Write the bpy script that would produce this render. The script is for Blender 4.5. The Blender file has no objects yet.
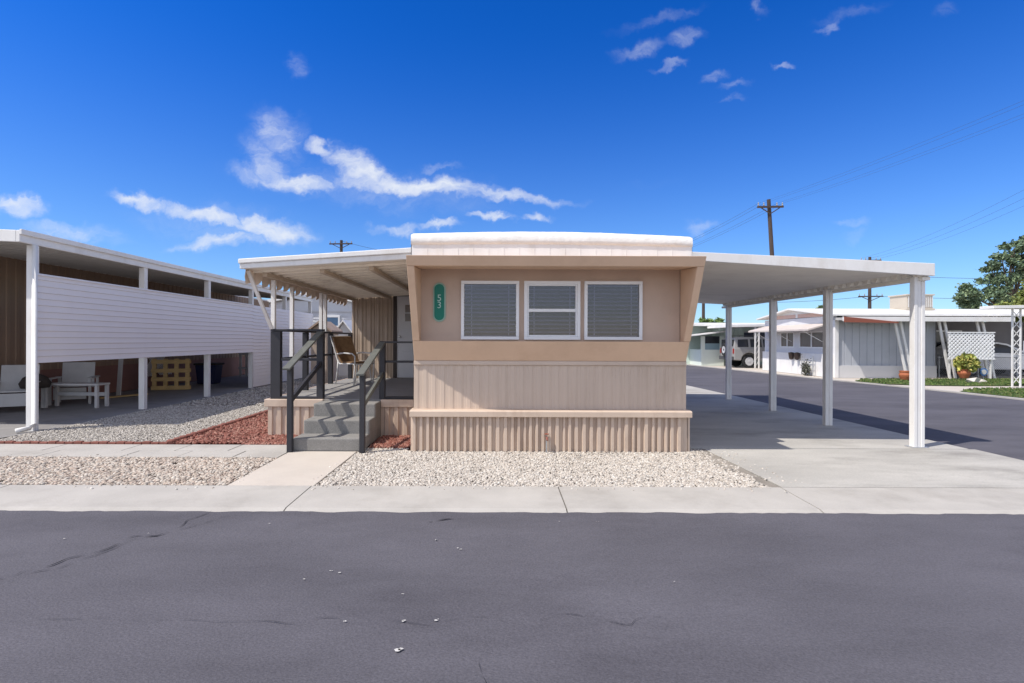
import bpy, math, random
import numpy as np
from mathutils import Vector, Matrix, noise as mnoise
R = math.radians
random.seed(7)
rng = np.random.default_rng(11)
sc = bpy.context.scene
COL = sc.collection

# ------------------------------------------------------------------ materials
MATS = {}
def mat(name, col, rough=0.6, var=0.10, vscale=2.5, bump=0.0, bscale=40.0, metal=0.0,
        stain=None, stain_amt=0.0, stain_scale=1.2, stretch=(1, 1, 1), fine=0.0, fscale=120.0, spec=0.35):
    """principled material with broad tone variation, fine grain, optional stain colour and bump"""
    m = bpy.data.materials.new(name); m.use_nodes = True
    nt = m.node_tree; N = nt.nodes; L = nt.links
    bs = N['Principled BSDF']
    bs.inputs['Roughness'].default_value = rough
    bs.inputs['Metallic'].default_value = metal
    bs.inputs['Specular IOR Level'].default_value = spec
    geo = N.new('ShaderNodeNewGeometry')
    mp = N.new('ShaderNodeMapping'); mp.inputs['Scale'].default_value = stretch
    L.new(geo.outputs['Position'], mp.inputs['Vector'])
    n1 = N.new('ShaderNodeTexNoise'); n1.inputs['Scale'].default_value = vscale
    n1.inputs['Detail'].default_value = 6; n1.inputs['Roughness'].default_value = 0.62
    L.new(mp.outputs[0], n1.inputs['Vector'])
    mr = N.new('ShaderNodeMapRange')
    mr.inputs['From Min'].default_value = 0.3; mr.inputs['From Max'].default_value = 0.7
    mr.inputs['To Min'].default_value = 1 - var; mr.inputs['To Max'].default_value = 1 + var
    L.new(n1.outputs['Fac'], mr.inputs['Value'])
    val = mr.outputs[0]
    if fine:
        n2 = N.new('ShaderNodeTexNoise'); n2.inputs['Scale'].default_value = fscale; n2.inputs['Detail'].default_value = 6; n2.inputs['Roughness'].default_value = .75
        L.new(geo.outputs['Position'], n2.inputs['Vector'])
        m2 = N.new('ShaderNodeMapRange'); m2.inputs['From Min'].default_value = 0.3; m2.inputs['From Max'].default_value = 0.7
        m2.inputs['To Min'].default_value = 1 - fine; m2.inputs['To Max'].default_value = 1 + fine
        L.new(n2.outputs['Fac'], m2.inputs['Value'])
        mu = N.new('ShaderNodeMath'); mu.operation = 'MULTIPLY'
        L.new(val, mu.inputs[0]); L.new(m2.outputs[0], mu.inputs[1]); val = mu.outputs[0]
    base = N.new('ShaderNodeRGB'); base.outputs[0].default_value = (*col, 1)
    out = base.outputs[0]
    if stain:
        n3 = N.new('ShaderNodeTexNoise'); n3.inputs['Scale'].default_value = stain_scale
        n3.inputs['Detail'].default_value = 8; n3.inputs['Roughness'].default_value = 0.7
        L.new(mp.outputs[0], n3.inputs['Vector'])
        r3 = N.new('ShaderNodeMapRange'); r3.inputs['From Min'].default_value = 0.5; r3.inputs['From Max'].default_value = 0.72
        r3.inputs['To Min'].default_value = 0; r3.inputs['To Max'].default_value = stain_amt
        L.new(n3.outputs['Fac'], r3.inputs['Value'])
        mx = N.new('ShaderNodeMix'); mx.data_type = 'RGBA'
        L.new(r3.outputs[0], mx.inputs['Factor']); L.new(out, mx.inputs['A']); mx.inputs['B'].default_value = (*stain, 1)
        out = mx.outputs['Result']
    vm = N.new('ShaderNodeVectorMath'); vm.operation = 'SCALE'
    L.new(out, vm.inputs[0]); L.new(val, vm.inputs['Scale'])
    L.new(vm.outputs[0], bs.inputs['Base Color'])
    if bump:
        n4 = N.new('ShaderNodeTexNoise'); n4.inputs['Scale'].default_value = bscale; n4.inputs['Detail'].default_value = 5
        L.new(mp.outputs[0], n4.inputs['Vector'])
        bp = N.new('ShaderNodeBump'); bp.inputs['Strength'].default_value = bump; bp.inputs['Distance'].default_value = 0.01
        L.new(n4.outputs['Fac'], bp.inputs['Height']); L.new(bp.outputs[0], bs.inputs['Normal'])
    MATS[name] = m
    return m

def attr_mat(name, rough=0.85, bump=0.3, bscale=90):
    """colour of each stone or leaf comes from a mesh colour attribute"""
    m = bpy.data.materials.new(name); m.use_nodes = True
    N = m.node_tree.nodes; L = m.node_tree.links; bs = N['Principled BSDF']
    a = N.new('ShaderNodeAttribute'); a.attribute_name = 'Tone'
    L.new(a.outputs['Color'], bs.inputs['Base Color'])
    bs.inputs['Roughness'].default_value = rough; bs.inputs['Specular IOR Level'].default_value = 0.2
    if bump:
        n = N.new('ShaderNodeTexNoise'); n.inputs['Scale'].default_value = bscale
        b = N.new('ShaderNodeBump'); b.inputs['Strength'].default_value = bump; b.inputs['Distance'].default_value = 0.01
        g = N.new('ShaderNodeNewGeometry'); L.new(g.outputs['Position'], n.inputs['Vector'])
        L.new(n.outputs['Fac'], b.inputs['Height']); L.new(b.outputs[0], bs.inputs['Normal'])
    MATS[name] = m
    return m

def glass_mat(name, tint=(0.75, 0.8, 0.82), refl=1.0):
    m = bpy.data.materials.new(name); m.use_nodes = True
    N = m.node_tree.nodes; L = m.node_tree.links
    for n in list(N):
        if n.type != 'OUTPUT_MATERIAL': N.remove(n)
    o = [n for n in N if n.type == 'OUTPUT_MATERIAL'][0]
    t = N.new('ShaderNodeBsdfTransparent'); t.inputs[0].default_value = (*tint, 1)
    g = N.new('ShaderNodeBsdfGlossy'); g.inputs['Roughness'].default_value = 0.02
    f = N.new('ShaderNodeFresnel'); f.inputs['IOR'].default_value = 1.6
    mu = N.new('ShaderNodeMath'); mu.operation = 'MULTIPLY'; mu.inputs[1].default_value = refl
    x = N.new('ShaderNodeMixShader')
    L.new(f.outputs[0], mu.inputs[0]); L.new(mu.outputs[0], x.inputs[0]); L.new(t.outputs[0], x.inputs[1]); L.new(g.outputs[0], x.inputs[2])
    L.new(x.outputs[0], o.inputs[0])
    MATS[name] = m
    return m

mat('asphalt', (0.104, 0.099, 0.113), 0.85, 0.20, 0.8, 0.5, 120, fine=0.28, fscale=80, stretch=(0.5, 1.2, 1), stain=(0.070, 0.066, 0.077), stain_amt=0.8, stain_scale=0.5, spec=.25)
mat('concrete', (0.43, 0.405, 0.37), 0.85, 0.09, 1.6, 0.15, 60, fine=0.06, fscale=90, stain=(0.29, 0.265, 0.235), stain_amt=0.6, stain_scale=1.1)
mat('drive_concrete', (0.425, 0.405, 0.37), 0.85, 0.16, 0.9, 0.2, 60, fine=0.12, fscale=50, stain=(0.20, 0.185, 0.165), stain_amt=0.75, stain_scale=0.75, stretch=(0.6, 1.4, 1))
mat('path_concrete', (0.53, 0.475, 0.415), 0.85, 0.05, 1.6, 0.15, 60, fine=0.05, fscale=90, stain=(0.45, 0.39, 0.34), stain_amt=0.4)
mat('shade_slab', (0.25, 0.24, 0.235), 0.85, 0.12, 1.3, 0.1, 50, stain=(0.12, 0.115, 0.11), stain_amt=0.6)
mat('soil', (0.27, 0.24, 0.205), 0.95, 0.2, 3, 0.4, 60, fine=0.15)
mat('dry_ground', (0.30, 0.27, 0.23), 0.95, 0.2, 0.3, 0.2, 10)
mat('gravel_base', (0.30, 0.27, 0.235), 0.95, 0.25, 9, 0.6, 60, fine=0.4, fscale=45)
mat('red_base', (0.15, 0.055, 0.04), 0.95, 0.3, 9, 0.6, 60, fine=0.3, fscale=45)
mat('grass_base', (0.075, 0.105, 0.03), 0.95, 0.25, 2.0, 0.4, 60, fine=0.3, fscale=40, stain=(0.16, 0.15, 0.06), stain_amt=0.6, stain_scale=1.5)
mat('tan_siding', (0.575, 0.46, 0.37), 0.5, 0.06, 1.5, 0.25, 9, stain=(0.44, 0.335, 0.245), stain_amt=0.5, stain_scale=2.2, stretch=(1, 1, 0.35))
mat('tan_recess', (0.54, 0.405, 0.315), 0.55, 0.05, 1.5, 0.2, 8, stain=(0.42, 0.31, 0.24), stain_amt=0.4, stain_scale=1.8)
mat('tan_frame', (0.66, 0.465, 0.325), 0.5, 0.05, 1.5, 0.25, 7, stain=(0.50, 0.33, 0.21), stain_amt=0.4, stain_scale=2)
mat('tan_skirt', (0.58, 0.46, 0.365), 0.6, 0.06, 2.5, 0.06, 30, stain=(0.36, 0.25, 0.18), stain_amt=0.7, stain_scale=2.4, stretch=(1, 1, 0.4))
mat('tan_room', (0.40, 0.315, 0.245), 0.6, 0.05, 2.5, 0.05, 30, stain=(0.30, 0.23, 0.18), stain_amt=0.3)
mat('white_paint', (0.78, 0.765, 0.745), 0.45, 0.05, 2.0, 0.03, 20, stain=(0.58, 0.53, 0.47), stain_amt=0.5, stain_scale=3, stretch=(1, 1, 0.4))
mat('roof_coating', (0.80, 0.785, 0.75), 0.5, 0.05, 3.0, 0.5, 26, stain=(0.6, 0.57, 0.52), stain_amt=0.4, stain_scale=4)
mat('cream_panel', (0.82, 0.78, 0.71), 0.6, 0.05, 2.0, 0.03, 20, stain=(0.5, 0.46, 0.40), stain_amt=0.3)
mat('awning_panel', (0.86, 0.80, 0.70), 0.6, 0.06, 2.0, 0.05, 20, stain=(0.45, 0.38, 0.31), stain_amt=0.5, stain_scale=3)
mat('awning_beam', (0.50, 0.41, 0.32), 0.6, 0.05)
mat('valance_metal', (0.74, 0.62, 0.51), 0.6, 0.08, 6)
mat('vinyl_frame', (0.80, 0.80, 0.80), 0.4, 0.02)
mat('dark_gap', (0.03, 0.03, 0.032), 0.8, 0.05)
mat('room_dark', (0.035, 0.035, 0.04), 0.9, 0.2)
mat('blind', (0.66, 0.66, 0.76), 0.6, 0.05, 8)
mat('deck_grey', (0.27, 0.26, 0.25), 0.9, 0.08, 5, 0.5, 120, fine=0.15, fscale=120)
mat('step_carpet', (0.225, 0.217, 0.205), 0.95, 0.10, 6, 0.5, 120, fine=0.45, fscale=150)
mat('rail_paint', (0.032, 0.032, 0.038), 0.5, 0.10, 5, 0.1, 40)
mat('rail_top_worn', (0.115, 0.12, 0.11), 0.6, 0.15, 8, 0.1, 40)
mat('brown_siding', (0.30, 0.205, 0.14), 0.6, 0.07, 2)
mat('brown_skirt', (0.27, 0.14, 0.115), 0.7, 0.1, 2)
mat('screen_white', (0.82, 0.775, 0.755), 0.5, 0.03, 1.2, 0.02, 20, stain=(0.70, 0.66, 0.65), stain_amt=0.3, stretch=(1, 1, 0.4))
mat('grey_panel', (0.60, 0.59, 0.585), 0.5, 0.04, 1.2)
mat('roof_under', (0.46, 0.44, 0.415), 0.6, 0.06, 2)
mat('door_white', (0.62, 0.62, 0.64), 0.45, 0.02)
mat('dark_trim', (0.045, 0.032, 0.028), 0.5, 0.1)
mat('metal', (0.55, 0.54, 0.52), 0.35, 0.05, metal=0.9)
mat('galvanised', (0.42, 0.43, 0.44), 0.5, 0.08, metal=0.5)
mat('wicker_brown', (0.21, 0.125, 0.065), 0.75, 0.2, 14, 0.6, 90)
mat('chair_white', (0.56, 0.55, 0.54), 0.5, 0.05, 6)
mat('pallet_wood', (0.62, 0.44, 0.20), 0.75, 0.15, 6, 0.2, 60, stretch=(1, 1, 4))
mat('dark_cloth', (0.055, 0.045, 0.04), 0.9, 0.2, 6)
mat('blue_plastic', (0.025, 0.032, 0.10), 0.5, 0.1)
mat('sign_green', (0.0, 0.17, 0.115), 0.4, 0.06)
mat('sign_pale', (0.30, 0.44, 0.36), 0.5, 0.05)
mat('sign_number', (0.40, 0.58, 0.52), 0.5, 0.02)
mat('brick_edge', (0.22, 0.085, 0.065), 0.85, 0.2, 8, 0.3, 60)
mat('wood_pole', (0.07, 0.05, 0.042), 0.85, 0.15, 3, stretch=(1, 1, 0.2))
mat('wire', (0.06, 0.07, 0.09), 0.6, 0.0)
mat('porcelain', (0.30, 0.30, 0.31), 0.3, 0.02)
mat('bark', (0.11, 0.08, 0.06), 0.9, 0.2, 4, 0.5, 30)
mat('slate_siding', (0.42, 0.435, 0.47), 0.6, 0.05)
mat('pent_cream', (0.58, 0.51, 0.46), 0.6, 0.05)
mat('peach', (0.62, 0.42, 0.35), 0.6, 0.06)
mat('redbrown', (0.27, 0.085, 0.055), 0.6, 0.08)
mat('shaded_siding', (0.15, 0.145, 0.15), 0.7, 0.08)  # rear wall siding, shade under the far carport roof put into its colour
mat('lattice_white', (0.80, 0.80, 0.80), 0.6, 0.03)
mat('fence_wire', (0.22, 0.23, 0.24), 0.6, 0.05)
mat('mint', (0.60, 0.70, 0.62), 0.6, 0.05)
mat('mint_pale', (0.66, 0.72, 0.66), 0.6, 0.04)
mat('blue_panel', (0.24, 0.34, 0.38), 0.6, 0.05)
mat('grey_blue_siding', (0.66, 0.66, 0.68), 0.6, 0.05)
mat('window_dark', (0.03, 0.032, 0.036), 0.12, 0.1, spec=0.6)
mat('window_warm', (0.13, 0.095, 0.085), 0.2, 0.2, 3, spec=0.5)
mat('window_blue', (0.10, 0.17, 0.27), 0.15, 0.1, spec=0.6)
mat('cooler_beige', (0.50, 0.44, 0.36), 0.6, 0.05)
mat('terracotta', (0.40, 0.13, 0.06), 0.75, 0.1, 6)
mat('white_rock', (0.62, 0.58, 0.52), 0.85, 0.12, 6, 0.5, 30)
mat('tyre', (0.025, 0.025, 0.026), 0.8, 0.1)
mat('rim', (0.55, 0.55, 0.56), 0.4, 0.05, metal=0.1)
mat('suv_paint', (0.33, 0.325, 0.315), 0.3, 0.02, metal=0.1)
mat('sedan_paint', (0.75, 0.75, 0.76), 0.25, 0.02)
mat('bumper', (0.07, 0.07, 0.075), 0.6, 0.05)
mat('tail_red', (0.35, 0.02, 0.015), 0.3, 0.02)
mat('lamp_clear', (0.7, 0.7, 0.7), 0.15, 0.02)
mat('shed_tan', (0.42, 0.34, 0.27), 0.7, 0.06)
mat('shed_roof', (0.36, 0.27, 0.21), 0.8, 0.1)
mat('crack_tar', (0.038, 0.037, 0.044), 0.9, 0.2)
mat('paint_spot', (0.55, 0.53, 0.50), 0.8, 0.2, 30)
mat('patch_tar', (0.066, 0.064, 0.076), 0.85, 0.2, 4, 0.3, 160, fine=0.2, fscale=170)
mat('sign_blue', (0.05, 0.16, 0.40), 0.4, 0.05)
mat('green_cushion', (0.05, 0.06, 0.045), 0.9, 0.1)
attr_mat('stones'); attr_mat('leaf', 0.65, 0)
glass_mat('glass', (0.66, 0.66, 0.73), 1.3)
M = MATS

# ------------------------------------------------------------------ mesh builder
class MB:
    def __init__(s): s.v = []; s.f = []; s.mi = []; s.m = 0
    def _add(s, vs, fs):
        b = len(s.v); s.v += [tuple(map(float, p)) for p in vs]
        for f in fs: s.f.append([i + b for i in f]); s.mi.append(s.m)
        return s
    def box(s, x0, x1, y0, y1, z0, z1):
        return s._add([(x0,y0,z0),(x1,y0,z0),(x1,y1,z0),(x0,y1,z0),(x0,y0,z1),(x1,y0,z1),(x1,y1,z1),(x0,y1,z1)],
                      [(0,3,2,1),(4,5,6,7),(0,1,5,4),(1,2,6,5),(2,3,7,6),(3,0,4,7)])
    def prism(s, poly, axis, a, b):
        """poly in the plane of the two other axes (x->(y,z), y->(x,z), z->(x,y)), extruded from a to b"""
        n = len(poly)
        def P(p, t):
            return {'x': (t, p[0], p[1]), 'y': (p[0], t, p[1]), 'z': (p[0], p[1], t)}[axis]
        vs = [P(p, a) for p in poly] + [P(p, b) for p in poly]
        fs = [tuple(range(n))[::-1], tuple(range(n, 2*n))] + [(i, (i+1) % n, n+(i+1) % n, n+i) for i in range(n)]
        return s._add(vs, fs)
    def bar(s, p, q, w, t, side=(1, 0, 0)):
        """rectangular bar p->q: w along 'side', t across"""
        p = Vector(p); q = Vector(q); d = (q-p).normalized(); a = Vector(side); a = (a - d*a.dot(d)).normalized(); b = d.cross(a)
        a *= w/2; b *= t/2
        vs = [p-a-b, p+a-b, p+a+b, p-a+b, q-a-b, q+a-b, q+a+b, q-a+b]
        return s._add(vs, [(0,3,2,1),(4,5,6,7),(0,1,5,4),(1,2,6,5),(2,3,7,6),(3,0,4,7)])
    def tube(s, pts, r, n=8, r2=None, cap=True):
        pts = [Vector(p) for p in pts]; k = len(pts); vs = []; fs = []
        for i, p in enumerate(pts):
            d = (pts[min(i+1, k-1)] - pts[max(i-1, 0)]).normalized()
            u = Vector((0, 0, 1)) if abs(d.z) < 0.9 else Vector((1, 0, 0))
            a = d.cross(u).normalized(); b = d.cross(a)
            rr = r if r2 is None else r + (r2-r)*i/(k-1)
            for j in range(n):
                t = 2*math.pi*j/n; vs.append(p + a*rr*math.cos(t) + b*rr*math.sin(t))
        for i in range(k-1):
            for j in range(n):
                fs.append((i*n+j, i*n+(j+1) % n, (i+1)*n+(j+1) % n, (i+1)*n+j))
        if cap: fs += [tuple(range(n))[::-1], tuple(range((k-1)*n, k*n))]
        return s._add(vs, fs)
    def lathe(s, prof, c, n=20, axis='z'):
        vs = []; fs = []; k = len(prof)
        for r, h in prof:
            for j in range(n):
                t = 2*math.pi*j/n
                o = (r*math.cos(t), r*math.sin(t), h) if axis == 'z' else (r*math.cos(t), h, r*math.sin(t)) if axis == 'y' else (h, r*math.cos(t), r*math.sin(t))
                vs.append((c[0]+o[0], c[1]+o[1], c[2]+o[2]))
        for i in range(k-1):
            for j in range(n): fs.append((i*n+j, i*n+(j+1) % n, (i+1)*n+(j+1) % n, (i+1)*n+j))
        fs += [tuple(range(n)), tuple(range((k-1)*n, k*n))]
        return s._add(vs, fs)
    def poly(s, pts): return s._add(pts, [tuple(range(len(pts)))])
    def rib(s, p, q, z0, z1, prof, nrm):
        """vertical ribbed sheet from p to q (xy); prof = list of (distance, depth) per period; nrm = outward xy"""
        p = Vector((*p, 0)); q = Vector((*q, 0)); L = (q-p).length; d = (q-p)/L; n = Vector((*nrm, 0))
        per = prof[-1][0]; pts = []; k = 0
        while True:
            for t, h in prof[:-1]:
                if k*per+t > L: break
                pts.append((k*per+t, h))
            else:
                k += 1; continue
            break
        pts.append((L, pts[-1][1]))
        vs = []
        for t, h in pts:
            o = p + d*t + n*h
            vs += [(o.x, o.y, z0), (o.x, o.y, z1)]
        fs = [(2*i, 2*i+2, 2*i+3, 2*i+1) for i in range(len(pts)-1)]
        return s._add(vs, fs)
    def build(s, name, m, parent=None, bevel=0.0, smooth=False, label=None):
        me = bpy.data.meshes.new(name)
        off = Vector((0, 0, 0)); o = parent
        while o is not None: off += o.location; o = o.parent
        me.from_pydata([(x-off.x, y-off.y, z-off.z) for x, y, z in s.v], [], s.f)
        for mm in (m if isinstance(m, (list, tuple)) else [m]): me.materials.append(M[mm])
        me.polygons.foreach_set('material_index', s.mi)
        if smooth: me.polygons.foreach_set('use_smooth', [True]*len(me.polygons))
        me.update()
        ob = bpy.data.objects.new(name, me); COL.objects.link(ob)
        if parent is not None: ob.parent = parent
        if bevel:
            b = ob.modifiers.new('Bevel', 'BEVEL'); b.width = bevel; b.segments = 2; b.limit_method = 'ANGLE'; b.angle_limit = R(40)
        if label: ob['label'] = label
        return ob

def thing(name, label, cat, loc=(0, 0, 0), group=None):
    o = bpy.data.objects.new(name, None); o.empty_display_size = 0.2
    COL.objects.link(o); o.location = loc; o['label'] = label; o['category'] = cat
    if group: o['group'] = group
    return o
def tag(o, label, cat, group=None):
    o['label'] = label; o['category'] = cat
    if group: o['group'] = group
    return o
def struct(o, label=None, cat=None, kind='structure'):
    o['kind'] = kind
    if label: o['label'] = label
    if cat: o['category'] = cat
    return o
def copy_tree(o, parent=None):
    c = o.copy(); COL.objects.link(c)
    if parent is not None: c.parent = parent
    for ch in list(o.children): copy_tree(ch, c)
    return c
def mb(): return MB()

# ------------------------------------------------------------------ ground, roads, paving
struct(mb().poly([(-900,-900,-.08),(900,-900,-.08),(900,1500,-.08),(-900,1500,-.08)]).build('ground', 'dry_ground'),
       'flat dry ground under the whole mobile home park', 'ground')

def gridsheet(x0, x1, y0, y1, z, nx, ny, amp, seed=0, edge=None):
    b = mb(); vs = []; fs = []
    for j in range(ny+1):
        for i in range(nx+1):
            x = x0+(x1-x0)*i/nx; y = y0+(y1-y0)*j/ny
            if edge and j == ny: y += edge*mnoise.noise(Vector((x*3.1, seed, 0))) + edge*.5*mnoise.noise(Vector((x*11, seed, 4)))
            vs.append((x, y, z + amp*mnoise.noise(Vector((x*.4, y*.5, seed)))))
    for j in range(ny):
        for i in range(nx): fs.append((j*(nx+1)+i, j*(nx+1)+i+1, (j+1)*(nx+1)+i+1, (j+1)*(nx+1)+i))
    return b._add(vs, fs)
# front road, its far edge slightly ragged against the concrete gutter
b = gridsheet(-45, 45, -8, 4.535, -.022, 1400, 10, .003, 3, .035)
struct(b.build('road', 'asphalt', smooth=True), 'dark asphalt road in front of the homes', 'road')
RE = [(14.5,4.6),(13.55,13.0),(13.35,16),(12.95,18.8),(12.4,24.0),(11.75,31.4),(10.6,46),(9,80)]
side = [(6.6,4.6),(6.55,6.5)] + [(6.45,14.2),(6.3,17),(6.0,30),(5.4,46),(3.5,80)]
struct(mb().poly([(x,y,-.024) for x,y in side] + [(x,y,-.024) for x,y in RE[::-1]]).build('side_road', 'asphalt'),
       'asphalt side road running back past the carport', 'road')
struct(mb().box(-45, 45, -16, -8.15, -.07, .0).build('sidewalk', 'concrete', bevel=.02), 'concrete pavement on the near side of the road', 'pavement')

# concrete gutter along the front road, cast in lengths with joints
b = mb()
xs = [-45,-30,-20,-13.2,-8.3,-4.9,-1.86,0.62,2.86,6.2]
for i in range(len(xs)-1):
    a, c = xs[i]+.006, xs[i+1]-.006
    b.prism([(4.5,-.06),(4.5,-.034),(4.60,-.008),(5.235,.006),(5.235,-.06)], 'x', a, c)
struct(b.build('kerb', 'concrete'), 'pale concrete gutter along the front road', 'kerb')
# rounded corner piece
arc = [(6.2,5.235),(6.2,4.5),(7.4,4.5)] + [(7.6-1.05*math.sin(t), 5.6-1.05*math.cos(t)) for t in [0.1,.4,.8,1.2,1.5]] + [(6.56,6.5),(6.56,6.6),(6.2,6.6)]
# driveway slabs
b = mb()
def slab(pts, z=.004): b.prism(pts, 'z', -.06, z)
g = .011
slab([(2.88+g,5.235+.03),(6.56,5.235+.03),(6.56,7.15-.02),(2.82+g,7.15-.02)])
slab([(2.6,7.15+.02),(6.5,7.15+g),(6.44,10.6-g),(2.6,10.6-g)])
slab([(2.6,10.6+g),(6.44,10.6+g),(6.38,13.9-g),(2.6,13.9-g)])
slab([(2.6,13.9+g),(6.38,13.9+g),(6.28,17.4),(2.6,17.4)])
slab([(6.2+g,4.52),(7.5,4.52),(7.0,4.75),(6.7,5.05),(6.56,5.23),(6.2+g,5.23)], .003)
struct(b.build('driveway', 'drive_concrete', bevel=.004), 'stained concrete driveway under the carport', 'driveway')
# walkway of slabs on the left and the path to the steps
b = mb()
e = [-13,-10.2,-8.4,-7.1,-6.0,-4.95,-4.25,-3.55,-2.73]
for i in range(len(e)-1):
    b.box(e[i]+.006, e[i+1]-.006, 6.86+.004, 7.26, -.06, .006+.004*random.random())
    b.box(e[i]+.006+.25, e[i+1]-.006+(.25 if i < len(e)-2 else 0), 6.50, 6.86-.004, -.06, .005+.004*random.random())
struct(b.build('walkway', 'concrete', bevel=.004), 'worn concrete slab walkway beside the gravel', 'walkway')
b = mb().box(-2.715, -1.84, 5.243, 6.845, -.06, .008)
struct(b.build('path', 'path_concrete', bevel=.006), 'smooth pinkish concrete path leading to the porch steps', 'path')
# beds
struct(mb().poly([(-14,5.235,-.03),(2.9,5.235,-.03),(2.83,7.15,-.03),(2.6,7.15,-.03),(2.6,8,-.03),(-14,8,-.03)]).build('gravel_bed', 'gravel_base'),
       'ground under the front gravel beds', 'gravel bed')
struct(mb().poly([(-7.5,7.27,-.025),(-4.62,7.27,-.025),(-4.55,14,-.025),(-3.5,14,-.025),(-3.5,30,-.025),(-7.5,30,-.025)]).build('gravel_bed', 'gravel_base'),
       'ground under the grey side gravel', 'gravel bed')
struct(mb().poly([(-4.62,7.27,-.02),(-1.1,7.05,-.02),(-1.1,8,-.02),(-3.5,8,-.02),(-3.5,14,-.02),(-4.55,14,-.02)]).build('lava_rock_bed', 'red_base'),
       'ground under the red lava rock', 'rock bed')
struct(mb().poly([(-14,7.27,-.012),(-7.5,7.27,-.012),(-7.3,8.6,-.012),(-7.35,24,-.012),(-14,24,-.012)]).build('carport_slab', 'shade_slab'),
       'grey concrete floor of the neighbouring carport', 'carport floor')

# pebbles ------------------------------------------------------
def ico():
    t = (1+5**.5)/2
    v = np.array([(-1,t,0),(1,t,0),(-1,-t,0),(1,-t,0),(0,-1,t),(0,1,t),(0,-1,-t),(0,1,-t),(t,0,-1),(t,0,1),(-t,0,-1),(-t,0,1)], float)
    v /= np.linalg.norm(v[0])
    f = np.array([(0,11,5),(0,5,1),(0,1,7),(0,7,10),(0,10,11),(1,5,9),(5,11,4),(11,10,2),(10,7,6),(7,1,8),(3,9,4),(3,4,2),(3,2,6),(3,6,8),(3,8,9),(4,9,5),(2,4,11),(6,2,10),(8,6,7),(9,8,1)])
    return v, f
IV, IF = ico()
def stones(name, pts, size, tones, label, z=0.0, flat=.6, jitter=.25, smooth=True):
    n = len(pts)
    s = size*(0.6+0.8*rng.random(n)**1.5)
    base = IV[None]*(1+jitter*rng.standard_normal((n, 12, 1))*.6)
    base = base*np.stack([np.ones(n)*(.8+.5*rng.random(n)), np.ones(n)*(.7+.3*rng.random(n)), flat*(.8+.5*rng.random(n))], 1)[:, None, :]
    a = rng.random(n)*6.283; t = (rng.random(n)-.5)*.9
    ca, sa, ct, st = np.cos(a), np.sin(a), np.cos(t), np.sin(t)
    x, y, zz = base[..., 0], base[..., 1], base[..., 2]
    y2 = y*ct[:, None]-zz*st[:, None]; z2 = y*st[:, None]+zz*ct[:, None]
    x3 = x*ca[:, None]-y2*sa[:, None]; y3 = x*sa[:, None]+y2*ca[:, None]
    P = np.stack([x3, y3, z2], -1)*(s/2)[:, None, None]
    P[..., 0] += pts[:, 0, None]; P[..., 1] += pts[:, 1, None]; P[..., 2] += (z + pts[:, 2])[:, None]
    V = P.reshape(-1, 3); F = (IF[None]+(np.arange(n)*12)[:, None, None]).reshape(-1, 3)
    me = bpy.data.meshes.new(name)
    me.vertices.add(len(V)); me.vertices.foreach_set('co', V.ravel())
    me.loops.add(F.size); me.loops.foreach_set('vertex_index', F.ravel().astype(np.int32))
    me.polygons.add(len(F)); me.polygons.foreach_set('loop_start', np.arange(0, F.size, 3, dtype=np.int32))
    me.polygons.foreach_set('loop_total', np.full(len(F), 3, np.int32))
    me.update(); me.validate()
    T = np.array(tones); c = T[rng.integers(0, len(T), n)]*(0.82+.32*rng.random((n, 1)))
    c = np.concatenate([np.clip(c, 0, .9), np.ones((n, 1))], 1)
    at = me.color_attributes.new('Tone', 'FLOAT_COLOR', 'POINT'); at.data.foreach_set('color', np.repeat(c, 12, 0).ravel().astype(np.float32))
    me.materials.append(M['stones'])
    o = bpy.data.objects.new(name, me); COL.objects.link(o)
    return struct(o, label, 'gravel', 'stuff')
def scatter(n, x0, x1, y0, y1, ok=lambda x, y: True, hump=.015):
    p = rng.random((n, 3)); p[:, 0] = x0+(x1-x0)*p[:, 0]; p[:, 1] = y0+(y1-y0)*p[:, 1]; p[:, 2] = rng.random(n)*hump
    return np.array([q for q in p if ok(q[0], q[1])])
light = [(.54,.495,.44),(.57,.53,.475),(.47,.42,.37),(.51,.455,.395),(.60,.565,.515),(.40,.355,.31),(.55,.495,.43)]
coarse = [(.50,.44,.375),(.51,.445,.38),(.55,.495,.43),(.43,.36,.30),(.47,.375,.31),(.56,.51,.45),(.34,.285,.24),(.51,.42,.345)]
stones('gravel', scatter(17000, -7.5, -2.735, 5.26, 6.49, hump=.014), .037, coarse, 'coarse pinkish gravel between the walkway and the road', -.012)
def okB(x, y):
    edge = 2.86-.24*abs(mnoise.noise(Vector((x*2, y*2.2, 1))))
    return x < edge and not (x > -1.2 and x < 2.58 and y > 6.94)
stones('gravel', scatter(40000, -1.825, 2.86, 5.25, 7.1, okB, .012), .0285, light, 'fine cream gravel in front of the tan home', -.014)
grey = [(.45,.42,.37),(.52,.48,.43),(.36,.33,.29),(.42,.38,.33),(.57,.53,.48),(.28,.255,.23)]
stones('gravel', scatter(32000, -7.32, -4.58, 7.3, 11.5, hump=.011), .027, grey, 'grey gravel strip between the two homes', -.014)
stones('gravel', scatter(14000, -7.32, -4.0, 11.5, 21, hump=.012), .042, grey, 'grey gravel farther back between the homes', -.014)
red = [(.25,.115,.09),(.30,.145,.115),(.21,.08,.06),(.37,.20,.155),(.17,.065,.05),(.28,.11,.085)]
def okR(x, y): return not (-3.5 < x < -1.1 and y > 7.95) and not (-2.8 < x < -1.7 and y > 6.8) and y > 7.32-.0*x and x > -4.58
stones('lava_rock', scatter(10500, -4.6, -3.4, 7.3, 12.5, okR, .022), .042, red, 'red lava rock beside the porch', -.005, .8, .45)
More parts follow.
